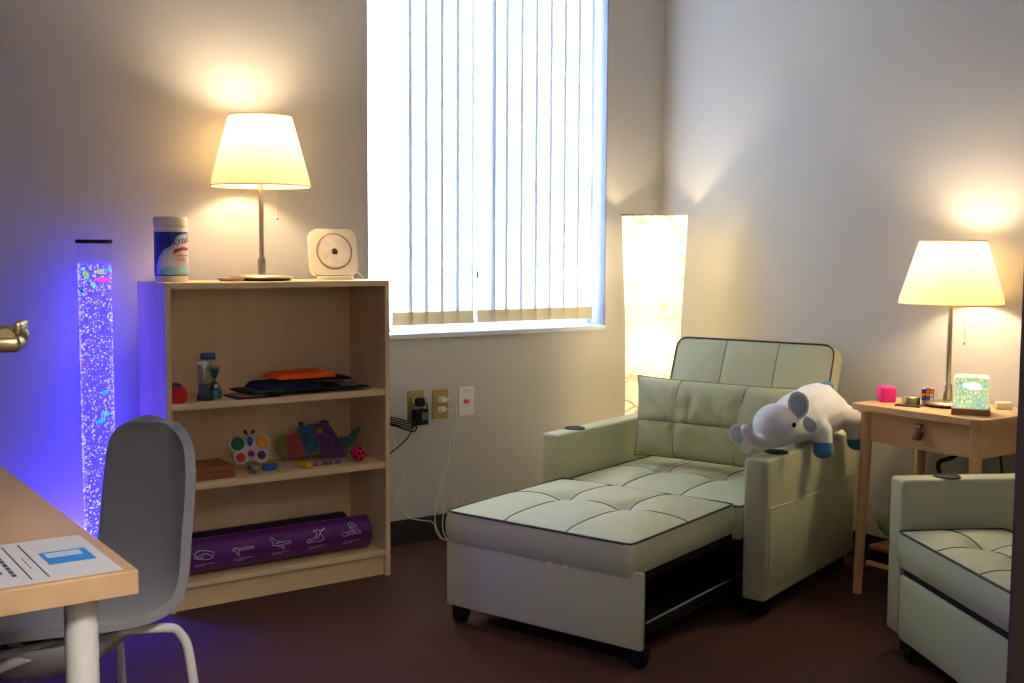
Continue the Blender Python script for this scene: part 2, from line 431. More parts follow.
out = nt.nodes.new('ShaderNodeOutputMaterial'); mx = nt.nodes.new('ShaderNodeMixShader'); tr = nt.nodes.new('ShaderNodeBsdfTransparent'); gl = nt.nodes.new('ShaderNodeBsdfGlossy'); fr = nt.nodes.new('ShaderNodeFresnel')
fr.inputs[0].default_value = 1.12; gl.inputs['Roughness'].default_value = .05; tr.inputs[0].default_value = (.96, .96, 1, 1)
mx.inputs[0].default_value = .07; nt.links.new(tr.outputs[0], mx.inputs[1]); nt.links.new(gl.outputs[0], mx.inputs[2]); nt.links.new(mx.outputs[0], out.inputs[0])
obj('acrylic_tube', lathe(B(), [(.0525, .12), (.0525, 1.186)], 48), tubm, BT, smooth=True)

for k, (x, y) in enumerate(((-.066, -.02), (.066, -.02))):
    ld = bpy.data.lights.new('led_light', 'POINT'); ld.energy = 6; ld.color = (.07, .045, 1.); ld.shadow_soft_size = .012
    lo = bpy.data.objects.new('led_light', ld); COL.objects.link(lo); lo.location = (x, y, .14); lo.parent = BT
b = B(); tube(b, [(.068*cos(k*pi/16), .068*sin(k*pi/16), .116) for k in range(32)], .006, 8, closed=True)
obj('led_ring', b, mat('blue_led', (60, 40, 255), .4, emit=(60, 40, 255), estr=3), BT, smooth=True)

# ------------------------------------------------------------------ armchairs
def cushion(L0, L1, Wd, z0, z1, ncol, nrow, puff, name, parent, seam=True, sm=None, M=None, mt=None, rc=.014, node_rows=None):
    """tufted box cushion: x from L0..L1, y +-Wd/2. Top surface puffed with quilt seams"""
    mt = mt or M_leather
    def rnd(bm_):
        for v in bm_.verts:
            x, y = v.co.x, v.co.y
            for ex, sg in ((L1, 1), (L0, -1)):
                dx = (x-(ex-sg*rc))*sg/rc; dy = (abs(y)-(Wd/2-rc))/rc
                if dx > 0 and dy > 0:
                    k = max(dx, dy)/math.hypot(dx, dy)
                    v.co.x = ex-sg*rc+sg*dx*k*rc; v.co.y = math.copysign(Wd/2-rc+dy*k*rc, y)
    nx, ny = 48, 48
    ys = [(-.5+(i+1)/ncol)*Wd for i in range(ncol-1)]
    xs = node_rows or [L0+(L1-L0)*(j+1)/nrow for j in range(nrow-1)]
    def top(x, y):
        e = 1.
        for v, a, c in ((x, L0, L1), (y, -Wd/2, Wd/2)):
            dd = min(v-a, c-v); e *= 1-math.exp(-max(dd, 0)/.05)
        h = puff*e
        for yy in ys:
            h -= puff*.30*math.exp(-((y-yy)/.018)**2)*e
            for xx in xs: h -= puff*.75*math.exp(-(((y-yy)**2+(x-xx)**2)/.055**2))*e
        for xx in xs: h -= puff*.30*math.exp(-((x-xx)/.018)**2)*e
        return z1+h
    b = B(); g = []
    for i in range(nx+1):
        x = L0+(L1-L0)*i/nx; g.append([b.verts.new((x, -Wd/2+Wd*j/ny, top(x, -Wd/2+Wd*j/ny))) for j in range(ny+1)])
    for i in range(nx):
        for j in range(ny): b.faces.new((g[i][j], g[i+1][j], g[i+1][j+1], g[i][j+1]))
    # sides
    loop = [g[i][0] for i in range(nx+1)]+[g[nx][j] for j in range(1, ny+1)]+[g[i][ny] for i in range(nx-1, -1, -1)]+[g[0][j] for j in range(ny-1, 0, -1)]
    cx, cy = (L0+L1)/2, 0
    prev = loop
    steps = [(.25, .006), (.5, .008), (.75, .006), (1., 0), ]
    for f, bulge in steps:
        cur = []
        for v in loop:
            x, y, z = v.co
            ox = (1 if x > L1-1e-4 else -1 if x < L0+1e-4 else 0)*bulge; oy = (1 if y > Wd/2-1e-4 else -1 if y < -Wd/2+1e-4 else 0)*bulge
            if f == 1: ox = -(1 if x > L1-1e-4 else -1 if x < L0+1e-4 else 0)*.004; oy = -(1 if y > Wd/2-1e-4 else -1 if y < -Wd/2+1e-4 else 0)*.004
            cur.append(b.verts.new((x+ox, y+oy, z1+(z0-z1)*f)))
        n = len(loop)
        for i in range(n): b.faces.new((prev[i], prev[(i+1) % n], cur[(i+1) % n], cur[i]))
        prev = cur
    b.faces.new(prev); rnd(b)
    if M: b.transform(M)
    o = obj(name, b, mt, parent, smooth=True, angle=50)
    s = B()
    per = [(x, y) for x, y in [(v.co.x, v.co.y) for v in []]]
    pts = []
    for i in range(25): pts.append((L0+(L1-L0)*i/24, -Wd/2))
    for j in range(1, 25): pts.append((L1, -Wd/2+Wd*j/24))
    for i in range(23, -1, -1): pts.append((L0+(L1-L0)*i/24, Wd/2))
    for j in range(23, 0, -1): pts.append((L0, -Wd/2+Wd*j/24))
    tube(s, [(x, y, z1+.0015) for x, y in pts], .0036, 6, closed=True)
    rnd(s)
    if sm:
        if M: s.transform(M)
        p = obj('piping', s, M_pip, o, smooth=True); p['label'] = 'dark grey edge piping'; s = B()
    if seam:
        for yy in ys: tube(s, [(L0+(L1-L0)*i/40, yy, top(L0+(L1-L0)*i/40, yy)+.0003) for i in range(41)], .0022, 5)
        for xx in xs: tube(s, [(xx, -Wd/2+Wd*i/40, top(xx, -Wd/2+Wd*i/40)+.0003) for i in range(41)], .0022, 5)
    if M: s.transform(M)
    p = obj('seams' if sm else 'piping', s, sm or M_pip, o, smooth=True); p['label'] = 'olive seams' if sm else 'dark grey piping and quilting seams'
    return o

AW = .872; AT = .082; AH = .517; AL = .78
def armchair(name, label, loc, rot, ext):
    C = thing(name, label, 'armchair', loc, radians(rot))
    for s in (-1, 1):
        y0, y1 = (AW/2-AT, AW/2) if s > 0 else (-AW/2, -AW/2+AT)
        b = B(); box(b, -AL, 0, y0, y1, .06, AH, .012, 3)
        a = obj('armrest', b, M_leather, C, smooth=True, angle=35)
        cy = (y0+y1)/2
        b = B()
        lathe(b, [(.030, -.03), (.031, .001), (.036, .004), (.039, .002), (.039, -.001)], 32, M=T((-.155, cy, AH)))
        lathe(b, [(0, .0012), (.031, .0012)], 32, M=T((-.155, cy, AH)))
        h = obj('cup_holder', b, M_black, a, smooth=True, angle=50); h['label'] = 'black cup holder ring'
        # stitched pocket on outer side
        yo = y1 if s > 0 else y0
        pts = [(-.015+(-AL+.03)*k/20, yo+s*.0015, .36-.012*sin(pi*k/20)) for k in range(21)]
        b = B(); tube(b, pts, .0035, 6)
        box(b, -AL+.03, -.02, yo-.001 if s > 0 else yo-.004, yo+.004 if s > 0 else yo+.001, .10, .352, .003)
        obj('side_pocket', b, M_leather, a, smooth=True, angle=40)
    iw = .685
    # back leg blocks
    for s in (-1, 1):
        for x in (-AL+.05, -.06):
            b = B(); prism(b, [(-.025, -.025), (.025, -.025), (.025, .025), (-.025, .025)], 0, .062, M=T((x, s*(AW/2-.05), 0)))
            obj('leg', b, M_black, C)
    # base frame between arms
    b = B(); box(b, -AL+.02, -.03 if ext else .004, -iw/2+.02, iw/2-.02, .07 if not ext else .20, .24 if ext else .268, .004)  # when closed, black reaches into the cushion gap as its seam shadow
    obj('seat_base', b, M_black, C)
    cushion(-.66, -.012 if ext else -.305, iw, .245 if ext else .270, .352, 3, 2, .026, 'seat_cushion', C, node_rows=[-.33 if ext else -.48])
    # backrest : box cushion leaning back
    Mb = T((-.60, 0, .30)) @ Matrix.Rotation(radians(-72), 4, 'Y')
    # local x of cushion -> up along the back ; normal -> forward
    Mb = T((-.615, 0, .30)) @ Matrix(((-sin(radians(20)), 0, cos(radians(20)), 0), (0, 1, 0, 0), (cos(radians(20)), 0, sin(radians(20)), 0), (0, 0, 0, 1)))
    cushion(0, .555, iw-.025, -.10, .0, 3, 2, .018, 'backrest', C, M=Mb @ T((0, .007, 0)), node_rows=[.16], sm=M_olive, rc=.04)
    b = B(); box(b, -AL, -AL+.08, -iw/2, iw/2, .07, .40, .01)
    obj('rear_panel', b, M_leather, C, smooth=True, angle=35)
    if ext:
        E = .628
        P = obj('pull_out_panel', box(B(), E-.022, E, -.352, .352, .062, .283, .006, 2), M_leather, C, smooth=True, angle=35)
        cushion(-.005, E+.008, iw-.018, .266, .360, 3, 2, .026, 'pull_out_cushion', C, node_rows=[.30], M=T((0, -.012, 0)))
        b = B()
        for s in (-1, 1):
            tube(b, [(E-.03, s*.325, .12), (-.55, s*.325, .12)], .0035, 8)
        o = obj('slide_rail', b, M_chrome, C, smooth=True)
        b = B()
        for s in (-1, 1):
            box(b, -.2, E-.025, s*.30-.012, s*.30+.012, .235, .262)
            box(b, -.10, -.075, s*.30-.012, s*.30+.012, .0, .25)
            box(b, E-.06, E-.022, s*.32-.012, s*.32+.012, .07, .262)
        for x in (.1, .35): box(b, x-.012, x+.012, -.31, .31, .24, .262)
        obj('slide_frame', b, M_blackm, C)
        b = B(); box(b, -.40, E-.023, -.315, .315, .075, .085); obj('storage_tray', b, M_black, C)
        for s in (-1, 1):
            b = B(); box(b, E-.062, E-.022, s*.325-.022, s*.325+.022, .022, .064, .004)
            w = obj('caster', b, M_black, C, smooth=True, angle=35)
            b = B(); cyl(b, .026, -.014, .014, 20, M=T((E-.042, s*.325, .026)) @ R('X', 90)); obj('wheel', b, M_black, w, smooth=True, angle=40)
        for y in (.035, .09):
            b = B(); box(b, E, E+.006, y, y+.016, .256, .268, .002); obj('pull_tab', b, M_white, C)
    else:
        obj('front_panel', box(B(), -.02, .014, -.330, .330, .062, .250, .010, 2), M_leather, C, smooth=True, angle=35)
        cushion(-.30, .022, .655, .276, .374, 3, 1, .024, 'front_cushion', C, node_rows=[-.12])
        for s in (-1, 1):
            b = B(); cyl(b, .026, -.014, .014, 20, M=T((-.02, s*.29, .026)) @ R('X', 90)); box(b, -.04, 0, s*.29-.02, s*.29+.02, .03, .064)
            obj('caster', b, M_black, C, smooth=True, angle=40)
    return C
chairA = armchair('convertible_armchair', 'sage green armchair pulled out into a lounger in front of the corner lamp', (1.393, -1.050, 0), 198, True)
chairB = armchair('convertible_armchair', 'sage green armchair, closed, cut off by the dark door frame', (1.450, -2.203, 0), 151.5, False)
CA = Matrix.Translation((1.393, -1.050, 0)) @ Matrix.Rotation(radians(198), 4, 'Z')

# pillow
def make_pillow():
    n, m = 56, 34; Wd, Hh, Th = .665, .29, .062
    b = B()
    def f(u, v, s):
        e = (1-abs(u)**3.2)*(1-abs(v)**2.6)
        y = u*Wd/2*(1-.055*(1-v)+.03*abs(v)**4); z = v*Hh/2*(1+.05*abs(u)**5)
        t = Th*(max(e, 0)**.45)
        if s > 0:
            for us in (-.42, .38): t -= .010*math.exp(-((u-us)/.025)**2)*e
            t -= .011*math.exp(-((v+.12)/.05)**2)*e
            t += .014*noise.noise(Vector((u*6+v*1.8, v*1.4, 3)))*e + .008*noise.noise(Vector((u*19, v*3+u*4, 8)))*e
        return Vector((s*t, y, z))
    G = {}
    for s in (1, -1):
        for i in range(n+1):
            for j in range(m+1):
                u, v = -1+2*i/n, -1+2*j/m
                if s == -1 and (i in (0, n) or j in (0, m)): G[s, i, j] = G[1, i, j]
                else: G[s, i, j] = b.verts.new(f(u, v, s))
    for s in (1, -1):
        for i in range(n):
            for j in range(m): b.faces.new((G[s, i, j], G[s, i+1, j], G[s, i+1, j+1], G[s, i, j+1]))
    st = B()
    for us in (-.42, .38): tube(st, [f(us, -1+2*k/30, 1)+Vector((.0008, 0, 0)) for k in range(31)], .0018, 5)
    tube(st, [f(-1+2*k/60, -.12, 1)+Vector((.0008, 0, 0)) for k in range(61)], .0018, 5)
    tube(st, [f(-1, -1+2*k/20, 1) for k in range(20)]+[f(-1+2*k/40, 1, 1) for k in range(40)]+[f(1, 1-2*k/20, 1) for k in range(20)]+[f(1-2*k/40, -1, 1) for k in range(40)], .003, 6, closed=True)
    P = obj('lumbar_pillow', b, M_leather2, smooth=True)
    s = obj('stitching', st, mat('olive_thread', (120, 122, 84), .7), P, smooth=True)
    tag(P, 'wide sage green leatherette pillow leaning on the lounger backrest', 'pillow')
    P.matrix_world = CA @ T((-.440, .022, .545)) @ R('Y', -15)
    return P
make_pillow()

# ------------------------------------------------------------------ plush elephant (lies on the arm, local chair coords)
M_plush = mat('white_plush', (242, 242, 242), .95, bump=(900, .5), spec=.1, sheen=.3)
M_plushg = mat('grey_plush', (190, 200, 202), .95, bump=(900, .5), spec=.1, sheen=.3)
M_plushb = mat('blue_plush', (60, 124, 178), .95, bump=(900, .5), spec=.1, sheen=.3)
EL = thing('plush_elephant', 'white plush elephant with blue feet flopped over the lounger armrest', 'toy')
EL.matrix_world = CA
b = B()
def cap(b, p, q, r0, r1, n=10):
    p, q = Vector(p), Vector(q)
    for k in range(n+1):
        t = k/n; r = r0+(r1-r0)*t; ell(b, p.lerp(q, t), (r, r, r), sub=2)
ell(b, (-.152, .395, .606), (.084, .076, .074))
cap(b, (-.22, .395, .605), (-.32, .395, .615), .070, .085)
cap(b, (-.32, .395, .612), (-.50, .392, .622), .088, .094)
cap(b, (-.50, .392, .615), (-.60, .390, .598), .090, .080)
# front leg over outer side, hind leg, far legs
cap(b, (-.35, .415, .64), (-.345, .478, .57), .040, .033); cap(b, (-.345, .478, .57), (-.338, .480, .51), .033, .031)
cap(b, (-.56, .43, .61), (-.615, .487, .57), .050, .042); cap(b, (-.615, .487, .57), (-.628, .492, .50), .042, .034)
cap(b, (-.60, .37, .63), (-.735, .335, .668), .034, .024)
cap(b, (-.36, .34, .60), (-.40, .26, .545), .038, .032)
# trunk
pts = smooth_path([(-.13, .385, .565), (-.08, .372, .556), (-.03, .362, .575), (.006, .36, .612)], 6)
for k, p in enumerate(pts):
    r = .030-.013*k/len(pts); ell(b, p, (r, r, r), sub=2)
body = obj('body', b, M_plush, EL, smooth=True)
md = body.modifiers.new('r', 'REMESH'); md.mode = 'VOXEL'; md.voxel_size = .0055; md.use_smooth_shade = True
md = body.modifiers.new('s', 'SMOOTH'); md.iterations = 12; md.factor = .6
def blob(name, c, r, rot, m, lab=None):
    t = B(); ell(t, (0, 0, 0), r, sub=3)
    o = obj(name, t, m, EL, smooth=True, loc=c, rot=tuple(radians(a) for a in rot))
    if lab: o['label'] = lab
    return o
def foot(p, q, r):
    p, q = Vector(p), Vector(q); t = B(); d = (q-p)
    pr = [(0, 0), ]
    prof = [(r*.99, -.030), (r*1.03, -.015), (r*1.03, 0)]+[(r*1.03*cos(a*pi/16), r*.8*sin(a*pi/16)) for a in range(1, 8)]+[(0, r*.8)]
    lathe(t, prof, 20)
    o = obj('foot', t, M_plushb, EL, smooth=True, loc=q)
    o.rotation_mode = 'QUATERNION'; o.rotation_quaternion = d.to_track_quat('Z', 'Y'); o['label'] = 'blue plush foot'
foot((-.345, .479, .57), (-.338, .481, .505), .0325)
foot((-.620, .489, .57), (-.629, .493, .497), .035)
foot((-.60, .37, .63), (-.742, .333, .670), .024)
VDIR = CA.inverted().to_3x3() @ Vector((-3.1, -2.3, .5)).normalized()
def ear(c, tilt, yawoff, s, m1, m2):
    poly = [(0, 0), (-.022, .026), (-.034, .060), (-.022, .092), (.006, .102), (.032, .086), (.040, .052), (.030, .016)]
    poly = [(p.x, p.y) for p in smooth_path([(x, y, 0) for x, y in poly+[poly[0]]], 4)][:-1]
    z = VDIR.normalized(); up = Vector((0, 0, 1)); x = up.cross(z).normalized(); y = z.cross(x)
    Mr = Matrix((x, y, z)).transposed().to_4x4() @ R('Z', tilt) @ R('Y', yawoff)
    t = B(); prism(t, [(px*s, py*s) for px, py in poly], -.007, .004, bev=.003)
    for v in t.verts: v.co.z += 3.5*(v.co.x/s)**2*s
    t.transform(Mr); o = obj('ear', t, m1, EL, smooth=True, loc=c, angle=60)
    t = B(); prism(t, [(px*s*.78, (py*.8+.010)*s) for px, py in poly], .003, .0065, bev=.0015)
    for v in t.verts: v.co.z += 3.5*(v.co.x/s)**2*s
    t.transform(Mr); obj('ear_lining', t, m2, o, smooth=True, angle=60)['label'] = 'grey inner ear'
ear((-.158, .462, .628), 2, 20, .92, M_plush, M_plushg)
ear((-.195, .478, .640), -152, 10, .55, M_plushg, M_plushg)
ear((-.088, .342, .540), 52, -10, .92, M_plush, M_plushg)
ear((-.050, .348, .572), 168, 0, .50, M_plush, M_plush)
e = blob('eye', (-.125, .467, .618), (.0085, .006, .0085), (0, 0, 0), M_black, 'black bead eye')

# ------------------------------------------------------------------ nightstand
NX0, NX1, NY0, NY1, NZ = 2.020, 2.396, -1.885, -1.388, .655
NS = thing('nightstand', 'birch nightstand with one drawer and leather pull between the armchairs', 'nightstand', (0, 0, 0))
cc = .045
poly = [(NX0, NY1-.008), (NX0+.008, NY1), (NX1, NY1), (NX1, NY0), (NX0+cc, NY0), (NX0+.012, NY0+.012), (NX0, NY0+cc)]
obj('tabletop', prism(B(), poly, NZ-.022, NZ, bev=.002), M_stand, NS)
b = B(); box(b, NX0+.035, NX1-.01, NY1-.055, NY1-.035, .525, NZ-.022); box(b, NX0+.035, NX1-.01, NY0+.035, NY0+.055, .525, NZ-.022); box(b, NX1-.025, NX1-.01, NY0+.035, NY1-.035, .525, NZ-.022)
obj('apron', b, M_stand, NS)
D = obj('drawer', box(B(), NX0+.028, NX0+.046, NY0+.058, NY1-.060, .527, NZ-.026, .0015), M_stand, NS)
hy = -1.648
b = B()
pts = [(NX0+.027, .612), (NX0+.020, .613), (NX0+.010, .596), (NX0-.002, .572), (NX0+.002, .562), (NX0+.012, .564), (NX0+.026, .585)]
ps = [(p.x, p.y) for p in smooth_path([(x, z, 0) for x, z in pts], 5)]
for (x0, z0), (x1, z1) in zip(ps, ps[1:]):
    v = [b.verts.new((x, y, z)) for x, z in ((x0, z0), (x1, z1)) for y in (hy-.013, hy+.013)]
    b.faces.new((v[0], v[1], v[3], v[2]))
bmesh.ops.remove_doubles(b, verts=b.verts[:], dist=1e-6)
hn = obj('leather_pull', b, mat('tan_leather', (134, 72, 40), .6), D, smooth=True); sm = hn.modifiers.new('s', 'SOLIDIFY'); sm.thickness = .003
b = B(); cyl(b, .0045, 0, .004, 14, M=T((NX0+.017, hy, .606)) @ R('Y', -90)); obj('rivet', b, M_white, hn, smooth=True, angle=40)
for (x, y, dx, dy) in ((NX0+.030, NY1-.045, -.026, -.002), (NX0+.038, NY0+.045, -.010, -.004), (NX1-.03, NY1-.04, 0, .004), (NX1-.03, NY0+.04, 0, -.004)):
    b = B(); tube(b, [(x, y, NZ-.022), (x, y, .5), (x+dx*.5, y+dy*.5, .25), (x+dx, y+dy, 0)], [.019, .019, .0175, .015], 20)
    obj('leg', b, M_standleg, NS, smooth=True, angle=40)
b = B(); box(b, NX0+.055, NX1-.03, NY0+.05, NY1-.05, .148, .165, .004)
obj('lower_shelf', b, mat('woven_orange_shelf', (176, 118, 84), .8, bump=(200, .6)), NS)
b = B(); box(b, NX0+.04, NX0+.055, NY0+.05, NY1-.05, .095, .110, .003); obj('stretcher', b, M_stand, NS)
# green cushion ball on the lower shelf
b = B(); ell(b, (2.215, -1.475, .165+.062), (.085, .088, .064), sub=4)
for v in b.verts: v.co += .004*Vector((noise.noise(v.co*20), noise.noise(v.co*20+Vector((5, 0, 0))), 0))
tag(obj('plush_ball', b, mat('pale_green_plush', (176, 206, 150), .9, bump=(500, .6)), smooth=True), 'pale green soft plush ball on the lower shelf of the nightstand', 'toy')

# things on the nightstand
def softcube(name, c, s, m, label, cat, rot=0, z=None):
    b = B(); box(b, -s/2, s/2, -s/2, s/2, 0, s, s*(.26 if 'squishy' in name else .1), 4)
    return tag(obj(name, b, m, smooth=True, angle=60, loc=c, rot=(0, 0, radians(rot))), label, cat)
softcube('squeeze_cube', (2.150, -1.435, NZ), .053, mat('hot_pink_foam', (236, 40, 150), .6, bump=(300, .2)), 'hot pink foam cube on the corner of the nightstand', 'toy', rot=-35)
# puzzle cube lying on a round silver tin
TN = tag(obj('round_tin', lathe(B(), [(0, 0), (.028, 0), (.030, .003), (.030, .026), (.028, .028), (0, .028)], 40), M_nickel, smooth=True, angle=30, loc=(2.160, -1.527, NZ)), 'small round silver tin left of the nightstand lamp base', 'tin')
PC = thing('puzzle_cube', 'small colourful twisty puzzle cube standing on the nightstand lamp base', 'toy', (2.188, -1.572, NZ+.0185), radians(-57))
s = .0385; obj('core', box(B(), -s/2, s/2, -s/2, s/2, 0, s, .002), M_black, PC)
cols = [mat('sticker_'+n, c, .4) for n, c in (('red', (200, 30, 40)), ('white', (235, 235, 230)), ('green', (20, 140, 70)), ('blue', (30, 80, 190)), ('orange', (240, 120, 30)), ('yellow', (240, 210, 40)))]
b = B(); random.seed(11)
for face in range(5):
    for i in range(3):
        for j in range(3):
            u, v = (i-1)*.0126, (j-1)*.0126; q = .0054
            t = bmesh.new(); bmesh.ops.create_cube(t, size=1, matrix=Matrix.Diagonal((q*2, q*2, .0008, 1)))
            Mx = T((u, v, s/2)) if face == 4 else R('Z', face*90) @ R('X', 90) @ T((u, v, s/2))
            merge(b, t, T((0, 0, s/2)) @ Mx, mi=random.randrange(6))
obj('stickers', b, cols, PC)
b = B(); box(b, -.042, .042, -.022, .022, 0, .006, .003)
tag(obj('dark_coaster', b, mat('dark_brown_case', (62, 46, 40), .4), loc=(2.112, -1.552, NZ), rot=(0, 0, radians(-68)), smooth=True, angle=40), 'thin dark brown slab lying before the nightstand lamp', 'coaster')
# water-ripple glass cube lamp
WL = thing('cube_night_light', 'glowing green glass block night light on a wooden base', 'lamp', (2.143, -1.762, NZ), radians(-57.5))
obj('wooden_base', box(B(), -.058, .058, -.058, .058, 0, .020, .002), mat('walnut_base', (186, 124, 78), .5), WL)
gm = bpy.data.materials.new('rippled_glow_glass'); gm.use_nodes = True; nt = gm.node_tree; bb = nt.nodes['Principled BSDF']
tc = nt.nodes.new('ShaderNodeTexCoord'); vo = nt.nodes.new('ShaderNodeTexVoronoi'); vo.inputs['Scale'].default_value = 130; vo.feature = 'DISTANCE_TO_EDGE'
mp = nt.nodes.new('ShaderNodeMapping'); mp.inputs['Scale'].default_value = (1, 1, .6)
nz = nt.nodes.new('ShaderNodeTexNoise'); nz.inputs['Scale'].default_value = 22
rp = nt.nodes.new('ShaderNodeValToRGB'); el = rp.color_ramp.elements
el[0].position = .25; el[0].color = lin((170, 190, 80))+(1,); el[1].position = .75; el[1].color = lin((150, 232, 214))+(1,)
el.new(.5).color = lin((225, 238, 190))+(1,)
r2 = nt.nodes.new('ShaderNodeValToRGB'); r2.color_ramp.elements[0].color = (.35, .38, .3, 1); r2.color_ramp.elements[1].color = (1.25, 1.25, 1.25, 1); r2.color_ramp.elements[0].position = .0; r2.color_ramp.elements[1].position = .28
mxr = nt.nodes.new('ShaderNodeMix'); mxr.data_type = 'RGBA'; mxr.blend_type = 'MULTIPLY'; mxr.inputs[0].default_value = 1
nt.links.new(tc.outputs['Object'], mp.inputs[0]); nt.links.new(mp.outputs[0], vo.inputs['Vector']); nt.links.new(tc.outputs['Object'], nz.inputs['Vector'])
nt.links.new(nz.outputs[0], rp.inputs[0]); nt.links.new(vo.outputs['Distance'], r2.inputs[0])
nt.links.new(rp.outputs[0], mxr.inputs[6]); nt.links.new(r2.outputs[0], mxr.inputs[7])
nt.links.new(mxr.outputs[2], bb.inputs['Emission Color']); bb.inputs['Emission Strength'].default_value = .52
bb.inputs['Base Color'].default_value = (.5, .6, .4, 1); bb.inputs['Roughness'].default_value = .12
bpn = nt.nodes.new('ShaderNodeBump'); bpn.inputs['Strength'].default_value = .6; nt.links.new(vo.outputs['Distance'], bpn.inputs['Height']); nt.links.new(bpn.outputs[0], bb.inputs['Normal'])
b = B(); box(b, -.052, .052, -.052, .052, .020, .122, .006, 2)
obj('glass_block', b, gm, WL, smooth=True, angle=40)
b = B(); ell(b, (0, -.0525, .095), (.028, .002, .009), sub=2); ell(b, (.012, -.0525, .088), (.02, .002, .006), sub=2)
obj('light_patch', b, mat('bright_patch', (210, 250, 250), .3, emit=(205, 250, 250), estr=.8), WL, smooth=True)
b = B(); box(b, -.026, .026, -.02, .02, 0, .024, .005, 2)
WA = tag(obj('power_adapter', b, M_cream, smooth=True, angle=40, loc=(2.325, -1.765, NZ), rot=(0, 0, radians(-50))), 'small cream plastic box at the right end of the nightstand', 'adapter')
b = B(); tube(b, smooth_path([(2.30, -1.80, NZ+.003), (2.26, -1.845, NZ+.003), (2.225, -1.885, NZ+.004), (2.22, -1.895, .62), (2.235, -1.898, .50), (2.25, -1.90, .42), (2.28, -1.89, .2), (2.33, -1.88, .003)], 8), .0018, 6)
attach(obj('power_cord', b, M_white, smooth=True), WA)
b = B(); tube(b, smooth_path([(2.33, -1.66, .52), (2.30, -1.60, .47), (2.25, -1.58, .44), (2.29, -1.62, .30), (2.36, -1.65, .03)], 8), .008, 8)
tube(b, smooth_path([(2.35, -1.74, .52), (2.36, -1.75, .40), (2.37, -1.76, .02)], 6), .004, 8)
attach(obj('power_cord', b, M_black, smooth=True), NL)
b = B(); tube(b, smooth_path([(2.14, -.35, .006), (2.16, -.6, .004), (2.02, -.92, .004), (2.1, -1.05, .004), (2.22, -1.2, .005), (2.33, -1.30, .004)], 8), .003, 6)
attach(obj('power_cord', b, M_black, smooth=True), FL)

# ------------------------------------------------------------------ things on the bookshelf top
# wipes canister
WC = thing('wipes_canister', 'blue and white disinfecting wipes canister with cream lid on the bookshelf', 'canister', (.075, -.19, H), radians(0))
WC.scale = (.93, .93, 1.035)
obj('tub', lathe(B(), [(0, 0), (.054, 0), (.0565, .004), (.0565, .170), (0, .170)], 48), M_cream, WC, smooth=True, angle=40)
obj('lid', lathe(B(), [(0, .172), (.0575, .172), (.0585, .176), (.0585, .196), (.055, .203), (0, .205)], 48), M_cream, WC, smooth=True, angle=40)
RL = .0570
A0 = radians(-108)      # direction of the camera seen from the canister
def wrap(r): 
    return lambda v: Vector((r*cos(A0+v.x/RL), r*sin(A0+v.x/RL), v.y)) + Vector((cos(A0+v.x/RL), sin(A0+v.x/RL), 0))*v.z
def wrappoly(bm, poly, r, mi=0, step=.004):
    t = bmesh.new(); f = t.faces.new([t.verts.new((x, y, 0)) for x, y in poly]); 
    bmesh.ops.triangulate(t, faces=[f])
    for _ in range(3): bmesh.ops.subdivide_edges(t, edges=[e for e in t.edges if e.calc_length() > step], cuts=1); bmesh.ops.triangulate(t, faces=t.faces[:])
    w = wrap(r)
    for v in t.verts: v.co = w(v.co)
    merge(bm, t, None, mi)
lm = [mat('label_navy', (38, 46, 140), .4), mat('label_pale_blue', (170, 196, 226), .4), mat('label_white', (228, 220, 222), .4), mat('label_red', (190, 50, 50), .4), mat('label_orange', (226, 130, 80), .4), mat('label_teal', (140, 200, 206), .4), mat('label_ink', (50, 44, 110), .4)]
b = B()
wrappoly(b, [(-.085, .020), (.085, .020), (.085, .164), (-.085, .164)], .0574, 2, .006)
wrappoly(b, [(-.080, .018), (.078, .018), (.078, .156), (-.080, .156)], .0580, 0, .006)
wrappoly(b, [(-.055, .022), (.078, .022), (.078, .150), (.035, .148), (.018, .140), (.008, .122), (0, .112), (-.025, .100), (-.045, .075), (-.055, .050)], .0586, 1, .006)
wrappoly(b, [(-.040, .045), (.078, .040), (.078, .140), (.045, .142), (.025, .134), (.015, .118), (.005, .105), (-.02, .093), (-.036, .07)], .0592, 2, .006)
wrappoly(b, [(-.046, .024), (.078, .024), (.078, .044), (.04, .050), (.02, .042), (-.01, .05), (-.03, .042)], .0597, 5, .006)
wrappoly(b, [(.006, .094), (.012, .103), (.04, .109), (.072, .106), (.072, .097), (.04, .099), (.018, .092), (.008, .086)], .0600, 3, .006)
obj('label', b, lm, WC)
b = B()
I = Matrix.Identity(4)
text_bm(b, 'Lysol', .036, I, fn=lambda v: wrap(.0603)(Vector((v.x+.004, v.y+.126+v.x*.12, v.z))), shear=.3, mi=6, align='LEFT', sx=.85)
text_bm(b, 'DISINFECTING', .008, I, fn=lambda v: wrap(.0603)(Vector((v.x+.014, v.y+.082, v.z))), mi=4, align='LEFT')
text_bm(b, 'WIPES', .014, I, fn=lambda v: wrap(.0603)(Vector((v.x+.016, v.y+.068, v.z))), mi=4, align='LEFT')
obj('lettering', b, lm, WC)
# puck
tag(obj('coaster', lathe(B(), [(0, 0), (.038, 0), (.046, .008), (.045, .011), (0, .011)], 32), mat('pinkish_disc', (176, 140, 124), .5), smooth=True, angle=40, loc=(.262, -.235, H)), 'small flat pinkish disc beside the bookshelf lamp base', 'coaster')
